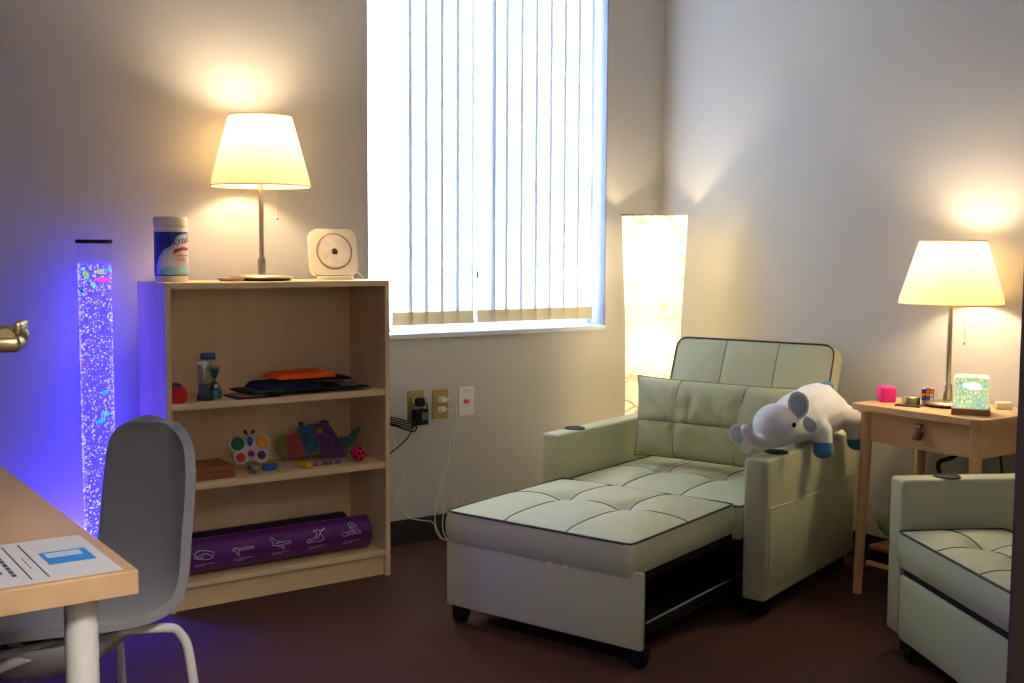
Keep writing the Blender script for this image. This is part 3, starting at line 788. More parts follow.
# CD player style speaker
CD = thing('disc_player', 'cream rounded square player with a disc standing on the bookshelf', 'player', (.674, -.18, H), radians(-9))
Mt = T((0, 0, .014)) @ R('X', 78)
obj('stand', prism(B(), rounded(.12, .085, .02), 0, .012, M=T((-.008, -.018, 0)), bev=.002), M_cream, CD, smooth=True, angle=40)
bd = obj('body', prism(B(), rounded(.172, .168, .026), -.038, 0, M=Mt @ T((0, .086, 0)), bev=.004), M_cream, CD, smooth=True, angle=40)
b = B(); lathe(b, [(.0625, -.001), (.0625, .0025), (.066, .0025), (.066, -.001)], 48, M=Mt @ T((0, .088, 0))); obj('disc_rim', b, mat('bronze_rim', (150, 128, 92), .4), bd, smooth=True, angle=40)
b = B(); lathe(b, [(.010, .0035), (.059, .0035), (.059, .0), (.010, 0)], 48, M=Mt @ T((0, .088, 0))); ds = obj('disc', b, mat('printed_disc', (226, 208, 190), .35, vary=(30, .1, (236, 222, 208), (1, 1, 1))), bd, smooth=True, angle=40)
b = B(); lathe(b, [(0, .007), (.010, .007), (.0115, .0), (0, 0)], 24, M=Mt @ T((0, .088, 0))); obj('spindle', b, mat('dark_spindle', (66, 52, 48), .4), bd, smooth=True, angle=40)
b = B(); tube(b, smooth_path([(.68, -.21, H+.004), (.715, -.21, H+.010), (.745, -.20, H+.024), (.762, -.19, H+.020), (.785, -.17, H+.006), (.803, -.14, H-.03), (.808, -.09, H-.12), (.83, -.03, H-.30), (.92, -.015, .62), (.985, -.012, .50), (1.012, -.012, .387), (1.045, -.012, .272), (1.012, -.012, .20), (1.022, -.012, .166), (1.07, -.014, .11), (1.12, -.02, .092), (1.175, -.02, .076), (1.19, -.03, .03), (1.215, -.05, .005), (1.30, -.08, .004)], 8), .002, 6)
attach(obj('power_cord', b, M_white, smooth=True), CD)

# ------------------------------------------------------------------ things on shelf 1 (upper)
z1 = SZ[0]
softcube('squishy_cube', (.050, -.305, z1), .052, mat('red_foam', (206, 16, 22), .6), 'red rounded foam cube at the left end of the upper shelf', 'toy', rot=6)
softcube('squishy_cube', (.058, -.235, z1), .056, mat('blue_foam', (52, 62, 130), .6), 'blue rounded foam cube behind the red one', 'toy', rot=-4)
clear = bpy.data.materials.new('clear_plastic'); clear.use_nodes = True; nt = clear.node_tree; nt.nodes.clear()
out = nt.nodes.new('ShaderNodeOutputMaterial'); mx = nt.nodes.new('ShaderNodeMixShader'); tr = nt.nodes.new('ShaderNodeBsdfTransparent'); gl = nt.nodes.new('ShaderNodeBsdfGlossy')
tr.inputs[0].default_value = (.82, .88, .86, 1); gl.inputs['Roughness'].default_value = .05; mx.inputs[0].default_value = .10
nt.links.new(tr.outputs[0], mx.inputs[1]); nt.links.new(gl.outputs[0], mx.inputs[2]); nt.links.new(mx.outputs[0], out.inputs[0])
LT = thing('liquid_timer', 'clear box shaped liquid timer with navy cap and base on the upper shelf', 'toy', (.146, -.290, z1), radians(-16))
obj('base', box(B(), -.026, .026, -.015, .015, 0, .022, .004), mat('navy_base', (24, 20, 54), .4), LT, smooth=True, angle=40)
obj('case', box(B(), -.023, .023, -.013, .013, .022, .134, .003), clear, LT, smooth=True, angle=40)
obj('liquid', box(B(), -.020, .012, -.011, .011, .022, .055, .002), mat('dark_blue_liquid', (36, 70, 92), .3), LT)
b = B(); box(b, -.002, .012, -.006, .006, .055, .108, .002); obj('yellow_drops', b, mat('yellow_liquid', (170, 180, 60), .3), LT)
obj('collar', box(B(), -.024, .010, -.014, .014, .118, .127, .002), M_white, LT)
obj('cap', box(B(), -.014, .034, -.015, .015, .134, .156, .004), mat('blue_cap', (24, 74, 116), .4), LT, smooth=True, angle=40)
LG = thing('liquid_timer', 'hourglass shaped timer with teal liquid beside the boxy one', 'toy', (.188, -.262, z1))
b = B(); lathe(b, [(.0, 0), (.024, 0), (.025, .03), (.016, .048), (.006, .062), (.006, .070), (.014, .082), (.018, .10), (.018, .108), (0, .108)], 24); obj('glass', b, clear, LG, smooth=True, angle=40)
b = B(); lathe(b, [(0, .002), (.0225, .002), (.0235, .03), (0, .031)], 24); obj('liquid', b, mat('teal_liquid', (24, 120, 140), .3), LG, smooth=True, angle=40)
b = B(); lathe(b, [(0, .066), (.004, .066), (.010, .078), (.015, .10), (0, .102)], 24); obj('upper_liquid', b, mat('blue_liquid', (30, 84, 130), .3), LG, smooth=True, angle=40)
b = B(); ell(b, (.0, -.012, .042), (.007, .006, .007)); obj('float', b, M_white, LG, smooth=True)
b = B(); lathe(b, [(0, .030), (.017, .032), (.006, .060), (0, .062)], 24); obj('cone', b, mat('dark_teal_cone', (30, 50, 60), .3), LG, smooth=True, angle=40)
# sensory mats
def pad(name, x0, x1, y0, y1, z, h, m, label, cat, rot=0, tilt=0, seedv=1, amp=.003, edge=None):
    n, k = 26, 18; b = B(); G = {}
    cx, cy = (x0+x1)/2, (y0+y1)/2; w, d = x1-x0, y1-y0
    for s in (0, 1):
        for i in range(n+1):
            for j in range(k+1):
                u, v = 2*i/n-1, 2*j/k-1
                e = (1-u**8)*(1-v**8)
                zz = (h*(.35+.65*max(e, 0)**.5)+amp*noise.noise(Vector((u*5+seedv, v*4, seedv)))*e) if s else 0
                G[s, i, j] = b.verts.new((u*w/2*(1-.03*v*v), v*d/2*(1-.03*u*u), zz+amp*0))
    for i in range(n):
        for j in range(k):
            b.faces.new((G[1, i, j], G[1, i+1, j], G[1, i+1, j+1], G[1, i, j+1])); b.faces.new((G[0, i, j], G[0, i, j+1], G[0, i+1, j+1], G[0, i+1, j]))
    for i in range(n):
        for j in (0, k): b.faces.new((G[0, i, j], G[0, i+1, j], G[1, i+1, j], G[1, i, j]))
    for j in range(k):
        for i in (0, n): b.faces.new((G[0, i, j], G[0, i, j+1], G[1, i, j+1], G[1, i, j]))
    o = obj(name, b, m, smooth=True, angle=50, loc=(cx, cy, z), rot=(radians(tilt), 0, radians(rot)))
    return tag(o, label, cat)
M_bf = mat('black_felt', (26, 28, 30), .95, bump=(300, .5))
pp = pad('felt_mat', .235, .40, -.335, -.20, z1, .006, M_bf, 'black edged mat with dusty pink face at the left of the textile pile', 'mat')
obj('pink_face', box(B(), -.070, .02, -.060, .05, .0058, .0085, .001), mat('dusty_pink', (176, 110, 108), .9), pp)
pp = pad('felt_mat', .285, .745, -.325, -.12, z1+.0092, .008, M_bf, 'large black felt mat with a green patch under the textile pile', 'mat')
obj('green_face', box(B(), -.205, -.10, -.09, .06, .006, .0105, .001), mat('moss_green', (62, 88, 62), .9), pp)
b = B()
for k in range(60):
    x, y = random.uniform(.13, .218), random.uniform(-.09, .03); ell(b, (x, y, .010), (.006, .005, .005), sub=1)
q = obj('grey_beads', b, mat('grey_beads', (150, 142, 134), .5), pp, smooth=True); q['kind'] = 'stuff'
pad('folded_cloth', .335, .56, -.30, -.15, z1+.0185, .022, mat('navy_fleece', (26, 32, 70), .95, bump=(200, 1.)), 'rumpled navy cloth beneath the orange one', 'cloth', seedv=4, amp=.012)
pad('folded_cloth', .43, .68, -.30, -.15, z1+.0385, .012, mat('black_fleece', (24, 28, 26), .95, bump=(200, .8)), 'folded black cloth directly under the orange one', 'cloth', seedv=9, amp=.004)
pad('folded_cloth', .398, .620, -.295, -.155, z1+.0515, .018, mat('orange_chenille', (250, 96, 18), .95, bump=(110, 1.)), 'bright orange bumpy cloth on top of the textile pile', 'cloth', seedv=13, amp=.008)

# ------------------------------------------------------------------ things on shelf 2 (middle)
z2 = SZ[1]
M_ter = mat('terracotta_wood', (178, 112, 70), .6, vary=(8, .2, (150, 90, 54), (.5, 6, 6)))
for k, (z, h) in enumerate(((0, .021), (.0215, .020))):
    b = B(); box(b, -.11, .11, -.07, .07, 0, h, .002)
    tag(obj('wooden_tray', b, M_ter, loc=(.128+.0*k, -.24+.01*k, z2+z), rot=(0, 0, radians(0 if k == 0 else 1))), ('lower of two stacked reddish wooden trays on the middle shelf', 'upper of two stacked reddish wooden trays on the middle shelf')[k], 'tray')
# butterfly popper
BF = thing('butterfly_popper', 'white butterfly shaped popper toy with coloured domes', 'toy', (.326, -.225, z2+.002), radians(-14))
BF.scale = (.9, .9, .9)
Mf = R('X', 76)
def disk(b, x, y, rx, ry, h0, h1, n=32): prism(b, [(x+rx*cos(2*pi*k/n), y+ry*sin(2*pi*k/n)) for k in range(n)], h0, h1, M=Mf, bev=.0)
b = B()
for (x, y, r) in ((-.046, .100, .033), (.046, .104, .033), (-.036, .048, .027), (.042, .050, .026)): disk(b, x, y, r, r, -.006, .006)
box(b, -.04, .045, .042, .108, -.0055, .0055, M=Mf)
disk(b, 0, .108, .017, .026, -.0058, .0058)
w = obj('board', b, mat('off_white_plastic', (208, 196, 190), .5), BF)
for n_, c, x, y, rx, ry in (('g', (18, 120, 52), -.046, .100, .026, .026), ('y', (236, 158, 20), .046, .104, .026, .026), ('b', (24, 84, 160), 0, .108, .011, .020), ('r', (226, 48, 30), -.036, .048, .018, .018), ('m', (176, 24, 96), .003, .060, .013, .013), ('p', (96, 16, 80), .042, .053, .017, .017)):
    b = B(); ell(b, (x, y, .004), (rx, ry, .009), M=Mf)
    obj('dome', b, mat('dome_'+n_, c, .45), w, smooth=True)
b = B()
for sx in (-1, 1):
    tube(b, [Mf @ Vector((sx*.004, .128, 0)), Mf @ Vector((sx*.012, .142, 0))], .003, 8); ell(b, (sx*.015, .145, 0), (.0075, .0075, .005), M=Mf)
obj('antenna', b, mat('navy_rubber', (30, 40, 84), .6), BF, smooth=True)
# clear ball with coloured beads
CB = thing('clear_ball', 'small clear ball filled with coloured beads before the butterfly', 'toy', (.302, -.300, z2+.022))
b = B(); ell(b, (0, 0, 0), (.022,)*3); obj('shell', b, clear, CB, smooth=True)
for c, p in (((190, 60, 60), (-.006, -.006, -.008)), ((60, 120, 120), (.004, -.002, -.012)), ((220, 200, 110), (.011, -.004, .0)), ((60, 70, 130), (-.010, .004, .004))):
    b = B(); ell(b, p, (.007,)*3, sub=2); obj('bead', b, mat('bead', c, .4), CB, smooth=True)
b = B(); cyl(b, .0105, 0, .055, 20, M=R('Y', 90), bev=.003)
for k in range(6): lathe(b, [(.0105, -.002), (.0118, 0), (.0105, .002)], 20, M=R('Y', 90) @ T((0, 0, .006+k*.0088)))
tag(obj('ribbed_tube', b, mat('blue_rubber', (24, 96, 176), .5), smooth=True, angle=40, loc=(.350, -.268, z2+.0118), rot=(0, 0, radians(10))), 'ribbed blue rubber tube lying beside the clear ball', 'toy')
# fish popper (standing, tilted)
FP = thing('fish_popper', 'large fish shaped bubble popper with yellow, red, blue and purple bands', 'toy', (.592, -.165, z2), radians(-16))
FP.scale = (.92, .92, .92)
Mq = T((0, 0, .003)) @ R('X', 72)
def P2(pts): return pts
def band(name, poly, c, grid=True):
    b = B(); prism(b, poly, -.006, .004, M=Mq, bev=.0015)
    o = obj(name, b, mat('popper_'+name, c, .5), FP, smooth=True, angle=40)
    if grid:
        bb = B(); xs = [p[0] for p in poly]; ys = [p[1] for p in poly]; n = len(poly)
        def inside(x, y):
            r = False
            for i in range(n):
                (xa, ya), (xb, yb) = poly[i], poly[i-1]
                if (ya > y) != (yb > y) and x < (xb-xa)*(y-ya)/(yb-ya)+xa: r = not r
            return r
        yv = min(ys)+.010
        while yv < max(ys):
            xv = min(xs)+.008
            while xv < max(xs):
                if all(inside(xv+.0065*cos(k*pi/4), yv+.0065*sin(k*pi/4)) for k in range(8)): ell(bb, (xv, yv, .004), (.0058, .0058, .0045), M=Mq, sub=2)
                xv += .0145
            yv += .0145
        q = obj('bubbles', bb, mat('popper_bubble_'+name, tuple(min(255, int(v*1.12+6)) for v in c), .45), o, smooth=True); q['kind'] = 'stuff'
    return o
band('yellow_tail_band', [(-.150, .062), (-.142, .030), (-.120, .012), (-.100, .008), (-.108, .055), (-.104, .100), (-.125, .098), (-.145, .084)], (126, 118, 40))
band('red_band', [(-.100, .008), (-.030, .014), (-.046, .060), (-.060, .112), (-.104, .100), (-.108, .055)], (168, 62, 56))
band('blue_band', [(-.030, .014), (.025, .034), (.010, .085), (-.004, .140), (-.060, .132), (-.060, .112), (-.046, .060)], (34, 88, 116))
band('purple_band', [(.027, .036), (.020, .003), (.125, .001), (.110, .050), (.085, .100), (.060, .142), (-.003, .139), (.010, .085)], (92, 40, 104))
band('green_fin', [(.112, .050), (.124, .022), (.150, .050), (.185, .100), (.192, .124), (.165, .112), (.140, .082), (.100, .080)], (18, 88, 72), False)
b = B(); ell(b, (.022, .108, .006), (.016, .016, .005), M=Mq); obj('eye', b, mat('olive_eye', (142, 128, 50), .5), FP, smooth=True)
M_fin = mat('dark_fin', (34, 26, 40), .5)
for c_, r_ in (((-.045, .140, 0), (.011, .011, .004)), ((.045, .142, -.002), (.020, .011, .004))):
    b = B(); ell(b, c_, r_, M=Mq); obj('fin', b, M_fin, FP, smooth=True)
b = B(); tube(b, [(0, 0, 0), (.012, -.018, 0), (.025, -.04, 0)], [.010, .0115, .010], 14)
tag(obj('yellow_capsule', b, mat('yellow_foam', (230, 176, 30), .6), smooth=True, angle=50, loc=(.488, -.262, z2+.0115), rot=(0, 0, radians(-12))), 'yellow foam stick lying in front of the fish toy', 'toy')
b = B(); cs = [(200, 70, 60), (70, 100, 170), (150, 160, 190), (220, 90, 60), (60, 90, 150), (140, 60, 70)]
for k in range(12): 
    u = k/12; tube(b, [(.10*u, .008*sin(u*6), 0), (.10*(u+1/12), .008*sin((u+1/12)*6), 0)], .0065, 10, mi=k % 6)
tag(obj('striped_stick', b, [mat('stripe', c, .6) for c in cs], smooth=True, angle=40, loc=(.535, -.285, z2+.007), rot=(0, 0, radians(6))), 'striped red and blue twisted stick between the yellow stick and pink ball', 'toy')
PB = thing('spotted_ball', 'hot pink ball with black spots at the right of the middle shelf', 'toy', (.712, -.275, z2+.0265))
b = B(); ell(b, (0, 0, 0), (.0265,)*3, sub=4); obj('ball', b, mat('pink_rubber', (224, 30, 96), .5), PB, smooth=True)
b = B()
for az, el_ in ((-110, 10), (-75, 15), (-90, -30), (-40, -10), (-140, -15), (-95, 55), (20, 20), (160, 10), (90, 0)):
    v = Vector((cos(radians(az))*cos(radians(el_)), sin(radians(az))*cos(radians(el_)), sin(radians(el_))))
    ell(b, v*.0243, (.006, .006, .006), sub=2)
obj('spots', b, M_black, PB, smooth=True)

# ------------------------------------------------------------------ rolled mats on the bottom shelf
z3 = SZ[2]
def roll(label, y, r, x0, x1, m, printed):
    t = thing('rolled_yoga_mat', label, 'yoga mat', (0, y, z3+r), 0, None)
    b = B(); n = 150; turns = 4; pts = []
    for k in range(n+1):
        a = 2*pi*turns*k/n; rr = .012+(r-.012)*k/n; pts.append((rr*cos(a+.7), rr*sin(a+.7)))
    A = []; th = (r-.012)/turns*.45
    for x in (x0, x1):
        o_ = [b.verts.new((x, p[0], p[1])) for p in pts]
        i_ = [b.verts.new((x, p[0]*(1-th/max(.001, math.hypot(*p))), p[1]*(1-th/max(.001, math.hypot(*p))))) for p in pts]
        A.append((o_, i_))
    for k in range(n):
        b.faces.new((A[0][0][k], A[0][0][k+1], A[1][0][k+1], A[1][0][k])); b.faces.new((A[0][1][k], A[1][1][k], A[1][1][k+1], A[0][1][k+1]))
        for q in (0, 1): b.faces.new((A[q][0][k], A[q][1][k], A[q][1][k+1], A[q][0][k+1]))
    b.faces.new((A[0][0][n], A[0][1][n], A[1][1][n], A[1][0][n]))
    bmesh.ops.recalc_face_normals(b, faces=b.faces[:])
    obj('roll', b, m, t, smooth=True, angle=40)
    if printed:
        lnm = mat('white_line_print', (236, 222, 240), .7)
        Rr = r+.0006
        def onr(u, v): # u along x, v arc height from the front centre (positive = up)
            a = v/Rr; return Vector((u, -Rr*cos(a+.16), Rr*sin(a+.16)))
        figs = [
         [[(-.03, .006), (-.02, .018), (.0, .020), (.03, .010), (.032, -.002), (.02, -.014), (-.01, -.010), (-.03, .006)], [(-.026, .0), (-.01, .004), (.01, .006), (.028, -.004)], [(-.032, -.002), (-.02, -.008), (0, -.002)]],
         [[(-.035, .002), (-.03, .010), (-.02, .012), (-.014, .006), (0, .008), (.035, .008), (.036, .003), (-.01, .001), (-.014, -.004), (-.012, -.016), (-.018, -.016), (-.022, -.004), (-.035, .002)], [(-.028, .004), (-.02, .007)]],
         [[(-.034, .026), (-.026, .030), (-.018, .016), (0, .008), (.034, .006), (.036, -.001), (.02, -.002), (0, -.004), (-.02, -.002), (-.03, .002), (-.026, .010), (-.034, .026)], [(-.01, -.004), (.004, -.012), (.008, -.020), (.014, -.016), (.008, -.006)], [(-.02, .004), (-.006, .006), (.0, .014)]],
         [[(-.036, -.010), (-.03, .0), (-.022, .0), (-.02, -.010), (-.03, -.012), (-.036, -.010)], [(-.02, -.004), (-.004, .006), (.004, .022), (-.008, .030), (.006, .034), (.02, .028), (.036, .038), (.03, .030), (.016, .022), (.022, .006), (.024, -.010), (-.016, -.010)], [(.0, .0), (.012, .012), (.016, .022)]],
         [[(-.036, .004), (-.03, .010), (-.02, .006), (-.012, .008), (.0, .012), (-.006, .034), (-.002, .044), (.012, .040), (.022, .024), (.026, .008), (.036, .002), (.03, -.004), (.0, -.004), (-.03, -.008), (-.036, .004)], [(.004, .036), (.012, .020), (.014, .006)], [(-.02, .0), (.0, .004), (.02, .002)], [(.0, .03), (.006, .014), (.004, .004)]]]
        b = B()
        for k, fg in enumerate(figs):
            ux = .118+k*.134
            for st in fg:
                p = smooth_path([(x*1.02, v*.9, 0) for x, v in st], 4); tube(b, [onr(ux+q.x, q.y) for q in p], .0011, 5)
            for row, (dl, dn) in enumerate(((.0, 6), (-.006, 5))):
                for q in range(dn+3 if row == 0 else dn):
                    xx = ux-.030+q*.0075; tube(b, [onr(xx, -.030+dl+.002), onr(xx+.0048, -.030+dl+.002)], .0008, 4)
            xx = ux
        obj('pose_print', b, lnm, t)
    return t
roll('front purple rolled mat printed with white yoga poses on the bottom shelf', -.262, .0655, .050, .742, mat('purple_vinyl', (104, 34, 116), .4, vary=(9, .2, (88, 26, 104), (1, 1, 1)), bump=(12, .5)), True)
roll('dark plain rolled mat lying behind the printed purple one', -.138, .060, .040, .715, mat('dark_purple_vinyl', (48, 16, 56), .45, bump=(14, .5)), False)

# ------------------------------------------------------------------ wall plates & cords
def plate(name, x, z, m, label, cat):
    o = thing(name, label, cat, (x, -.0005, z))
    b = B(); prism(b, rounded(.072, .117, .004), 0, .006, M=R('X', 90), bev=.0015); obj('plate', b, m, o, smooth=True, angle=40)
    return o
P1 = plate('wall_outlet', 1.106, .553, M_brass, 'brass outlet plate with black adapter left of the other plates', 'outlet')
P2_ = plate('wall_outlet', 1.220, .550, M_brass, 'brass outlet plate with two white plugs in the middle of three plates', 'outlet')
for P in (P1, P2_):
    for zz in (.020, -.020):
        b = B(); prism(b, rounded(.034, .028, .010), .0055, .0085, M=T((0, 0, zz)) @ R('X', 90)); obj('socket', b, mat('ivory_socket', (204, 186, 140), .5), P)
P3 = plate('wall_switch', 1.345, .554, M_white, 'white wall plate with a red button', 'switch')
b = B(); cyl(b, .008, 0, .010, 20, M=T((-.006, -.006, .0)) @ R('X', 90)); obj('red_button', b, mat('red_button', (200, 30, 30), .4), P3, smooth=True, angle=40)
b = B(); box(b, .012, .014, -.0075, -.006, -.008, .008); box(b, -.016, .016, -.0072, -.006, .042, .044); obj('marking', b, mat('red_mark', (190, 80, 70), .5), P3)
AD = thing('power_adapter', 'black power adapter plugged into the left brass outlet', 'adapter', (1.112, -.009, .53))
b = B(); box(b, -.030, .028, -.040, -.002, -.050, .012, .004); obj('adapter_body', b, M_black, AD, smooth=True, angle=40)
b = B(); box(b, -.004, .022, -.041, -.0398, -.030, .002); obj('adapter_label', b, mat('grey_label', (96, 96, 92), .5), AD)
b = B(); box(b, -.018, .018, -.032, -.002, .022, .056, .007); tube(b, smooth_path([(.0, -.030, .04), (.012, -.045, .035), (.018, -.045, .02), (.01, -.045, .0)], 5), .003, 6); obj('plug', b, M_black, AD, smooth=True, angle=40)
b = B()
for k in range(4):
    o_ = k*.006
    tube(b, smooth_path([(1.085, -.045, .500-o_), (1.05, -.05, .50-o_*1.5), (1.0+.01*k, -.04, .515-o_*2), (.95, -.035, .52-o_), (.86, -.03, .50)], 6), .003, 6)
tube(b, smooth_path([(1.09, -.04, .485), (1.075, -.05, .46), (1.03, -.05, .47), (.98, -.045, .49), (.90, -.04, .50), (.86, -.03, .49)], 6), .003, 6)
tube(b, smooth_path([(1.085, -.03, .485), (1.06, -.025, .435), (1.02, -.02, .40), (.985, -.02, .378), (.93, -.02, .34), (.86, -.02, .31)], 6), .0025, 6)
attach(obj('power_cord', b, M_black, smooth=True), AD)
for nm, zz, path, lab in (('a', .570, [(1.222, -.03, .570), (1.262, -.035, .565), (1.282, -.03, .52), (1.284, -.02, .45), (1.268, -.02, .36), (1.235, -.02, .28), (1.215, -.02, .2), (1.225, -.02, .12), (1.215, -.03, .06), (1.22, -.04, .02), (1.235, -.06, .004), (1.33, -.10, .004)], 'white phone charger cord from the upper socket of the middle outlet'),
                          ('b', .532, [(1.218, -.03, .532), (1.252, -.035, .528), (1.262, -.03, .48), (1.258, -.02, .40), (1.248, -.02, .33), (1.215, -.02, .26), (1.205, -.02, .2), (1.185, -.02, .11), (1.188, -.03, .05), (1.212, -.05, .006), (1.26, -.03, .03), (1.275, -.03, .10), (1.28, -.03, .16)], 'white cord from the lower socket of the middle outlet')):
    C_ = thing('charging_cord', lab, 'cord')
    b = B(); tube(b, smooth_path(path, 8), .0022, 6); obj('cord', b, M_white, C_, smooth=True)
    b = B(); box(b, path[0][0]-.013, path[0][0]+.013, -.036, -.0085, zz-.010, zz+.012, .004); obj('plug', b, M_white, C_, smooth=True, angle=40)

# ------------------------------------------------------------------ desk
DK = thing('desk', 'birch topped desk with cream tube legs in the left foreground', 'desk')
obj('desktop', box(B(), -1.29, -.690, -2.325, -1.125, .696, .730, .0015), M_desk, DK)
for x, y in ((-.752, -2.262), (-1.22, -2.262), (-.752, -1.19), (-1.22, -1.19)):
    b = B(); cyl(b, .0225, 0, .696, 24); obj('leg', b, M_tubew, DK, smooth=True, angle=40, loc=(x, y, 0))
PP = thing('notice_sheet', 'white printed sheet with a blue label lying on the desk', 'paper', (0, 0, .7302))
obj('sheet', box(B(), -.985, -.708, -2.312, -2.085, 0, .0008), M_paper, PP)
obj('blue_label', box(B(), -.786, -.722, -2.236, -2.166, .0008, .0012), M_blue, PP)
obj('white_square', box(B(), -.780, -.732, -2.200, -2.174, .0012, .0015), mat('pale_square', (176, 190, 200), .6), PP)
b = B()
for x, w_ in ((-.800, .0022), (-.822, .0022)): box(b, x-w_/2, x+w_/2, -2.295, -2.10, .0008, .0011)
random.seed(5)
for x, w_, s_, e_ in ((-.838, .006, -2.27, -2.13), (-.852, .006, -2.25, -2.16), (-.870, .004, -2.29, -2.10), (-.884, .004, -2.29, -2.12), (-.90, .004, -2.28, -2.10), (-.811, .0012, -2.24, -2.18)):
    y = s_
    while y < e_:
        l = random.uniform(.006, .018); box(b, x-w_/2, x+w_/2, y, min(y+l, e_), .0008, .0011); y += l+.004
obj('print', b, M_ink, PP)

# ------------------------------------------------------------------ desk chair
DC = thing('desk_chair', 'grey upholstered shell chair with pale tube legs tucked under the desk', 'chair', (-.595, -1.475, -.0), radians(187))
# profile in local coords: +x forward. back plane at x=-.205
prof = [(.235, .432), (.20, .442), (.12, .436), (.02, .424), (-.06, .418), (-.120, .424), (-.168, .448), (-.195, .495), (-.208, .56), (-.218, .64), (-.226, .71), (-.233, .76), (-.236, .795)]
ps = smooth_path([(x, z, 0) for x, z in prof], 7); NP = len(ps)
b = B(); G = []
nw = 20
for i, p in enumerate(ps):
    s_ = i/(NP-1)
    w_ = .208
    if s_ < .12: w_ = .208*(1-((.12-s_)/.12)**2.2*.45)
    if s_ > .55: w_ = .208*(1-.03*(s_-.55)/.45)
    if s_ > .74: w_ *= math.sqrt(max(.0, 1-.90*((s_-.74)/.26)**3.0))
    d = (ps[min(i+1, NP-1)]-ps[max(i-1, 0)]).normalized(); nrm = Vector((d.y, -d.x, 0))  # towards sitter: up / forward
    row = []
    for j in range(nw+1):
        v = 2*j/nw-1
        lift = (.022 if s_ < .45 else .022+.012*min(1, (s_-.45)*4))*abs(v)**2.2*min(1, w_/.19)
        q = p+Vector((-d.y, d.x, 0))*(-lift if False else 0)
        # seat: lift edges up; back: edges forward
        up = Vector((-d.y, d.x, 0)); 
        if up.x < 0 and s_ > .5: up = -up
        if s_ <= .5 and up.y < 0: up = -up
        q = p+up*lift
        row.append(b.verts.new((q.x, v*w_, q.y)))
    G.append(row)
for i in range(NP-1):
    for j in range(nw): b.faces.new((G[i][j], G[i][j+1], G[i+1][j+1], G[i+1][j]))
sh = obj('shell', b, M_grey, DC, smooth=True)
m_ = sh.modifiers.new('s', 'SOLIDIFY'); m_.thickness = .020; m_.offset = 0
m_ = sh.modifiers.new('v', 'BEVEL'); m_.width = .0085; m_.segments = 3; m_.limit_method = 'ANGLE'; m_.angle_limit = radians(50)
b = B()
for s_ in (-1, 1):
    tube(b, smooth_path([(.20, s_*.125, .404), (.0, s_*.135, .404), (-.13, s_*.17, .404), (-.178, s_*.172, .380), (-.195, s_*.185, .30), (-.215, s_*.205, 0)], 6), .010, 12)
for s_ in (-1, 1):
    tube(b, smooth_path([(-.05, s_*.135, .404), (.16, s_*.150, .392), (.24, s_*.175, .365), (.27, s_*.19, .28), (.30, s_*.21, 0)], 6), .010, 12)
for x in (.12, -.10): tube(b, [(x, -.138, .404), (x, .138, .404)], .009, 10)
obj('leg_frame', b, M_tubew, DC, smooth=True)
b = B(); 
lathe(b, [(.20, .414), (.195, .400), (.15, .352), (.10, .325), (0, .318)], 28, M=Matrix.Diagonal((1, .9, 1, 1)) @ T((.04, 0, 0)))
obj('under_seat_shell', b, mat('grey_plastic_shell', (176, 174, 168), .6), DC, smooth=True)

# ------------------------------------------------------------------ open door with lever (hinged left of the doorway)
dr = bpy.data.objects.new('door_1', None); COL.objects.link(dr); dr['kind'] = 'structure'
dr.location = (DX0+.002, YF+.03, 0); dr.rotation_euler = (0, 0, radians(90-18))
obj('door_leaf', box(B(), .01, .83, -.022, .022, .01, 2.08, .002), M_door, dr)
b = B(); zc = 1.088
lathe(b, [(0, .022), (.027, .022), (.027, .029), (.024, .032), (0, .032)], 28, M=T((.76, 0, zc)) @ R('X', 90))
tube(b, smooth_path([(.76, -.028, zc), (.76, -.070, zc), (.752, -.098, zc), (.735, -.090, zc), (.715, -.090, zc)], 6), .0085, 14)
box(b, .705, .772, -.104, -.074, zc-.014, zc+.001, .006, 3)
box(b, .715, .772, -.104, -.097, zc+.002, zc+.014, .003, 3)
M_bronze = mat('satin_bronze', (150, 132, 92), .35, metal=.9)
obj('lever_handle', b, M_bronze, dr, smooth=True, angle=50)

# ------------------------------------------------------------------ added fill light in the corridor, unseen, lifts the ambient level
def arealight(name, loc, rot, sx, sy, e, c):
    ld = bpy.data.lights.new(name, 'AREA'); ld.shape = 'RECTANGLE'; ld.size = sx; ld.size_y = sy; ld.energy = e; ld.color = c
    o = bpy.data.objects.new(name, ld); COL.objects.link(o); o.location = loc; o.rotation_euler = rot; return o
CL = thing('corridor_fill_light', 'added unseen fill light panel in the corridor behind the doorway', 'light', (-.8, -4.6, CH))
obj('frame', box(B(), -.62, .62, -.32, .32, -.02, 0, .003), M_white, CL)
arealight('fill_panel_light', (-.8, -4.6, CH-.03), (0, 0, 0), 1.2, .6, 72, (1., .96, .94))

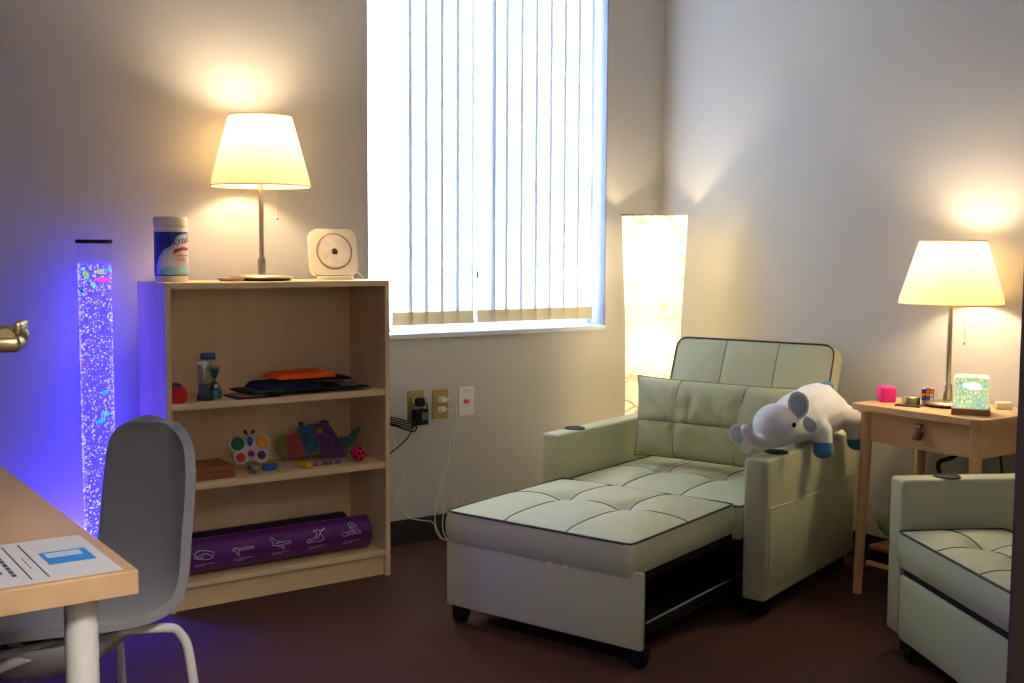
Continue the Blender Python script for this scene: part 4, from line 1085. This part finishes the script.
# ------------------------------------------------------------------ daylight
w = bpy.data.worlds.new('World'); bpy.context.scene.world = w; w.use_nodes = True
bg = w.node_tree.nodes['Background']; bg.inputs[0].default_value = (.88, .94, 1., 1); bg.inputs[1].default_value = 10.2
pl = arealight('sky_portal', ((WX0+WX1)/2, .22, (WZ0+WZ1)/2), (radians(-90), 0, 0), WX1-WX0, WZ1-WZ0, 1, (1, 1, 1))
pl.data.cycles.is_portal = True

# things of one kind share a group
GR = {'table_lamp': 'table lamps with cream shades', 'convertible_armchair': 'sage green armchairs', 'squishy_cube': 'rounded foam cubes on the upper shelf',
      'liquid_timer': 'liquid timers on the upper shelf', 'felt_mat': 'felt mats on the upper shelf', 'folded_cloth': 'cloths piled on the upper shelf',
      'wooden_tray': 'stacked wooden trays on the middle shelf', 'rolled_yoga_mat': 'rolled mats on the bottom shelf', 'wall_outlet': 'brass outlets under the window',
      'charging_cord': 'white cords in the middle outlet'}
for o in list(COL.objects):
    if o.parent is None and o.name.split('.')[0] in GR: o['group'] = GR[o.name.split('.')[0]]
# ------------------------------------------------------------------ camera
sc = bpy.context.scene
cd = bpy.data.cameras.new('Camera'); cam = bpy.data.objects.new('Camera', cd); COL.objects.link(cam)
f, yaw, pitch, roll_ = 1132.7, .6137, .0809, .0054
fw = Vector((sin(yaw)*cos(pitch), cos(yaw)*cos(pitch), -sin(pitch))); r = Vector((cos(yaw), -sin(yaw), 0)); u = r.cross(fw)
r2 = r*cos(roll_)+u*sin(roll_); u2 = u*cos(roll_)-r*sin(roll_)
cam.matrix_world = Matrix(((r2.x, u2.x, -fw.x, -1.1517), (r2.y, u2.y, -fw.y, -3.8706), (r2.z, u2.z, -fw.z, 1.1722), (0, 0, 0, 1)))
cd.sensor_width = 36; cd.lens = f/1024*36; cd.clip_start = .02
sc.camera = cam
sc.view_settings.view_transform = 'Standard'; sc.view_settings.look = 'None'; sc.view_settings.gamma = 1; sc.view_settings.use_curve_mapping = False
sc.view_settings.exposure = .97
sc.cycles.use_denoising = True
sc.cycles.max_bounces = 8; sc.cycles.transparent_max_bounces = 12; sc.cycles.sample_clamp_indirect = 6
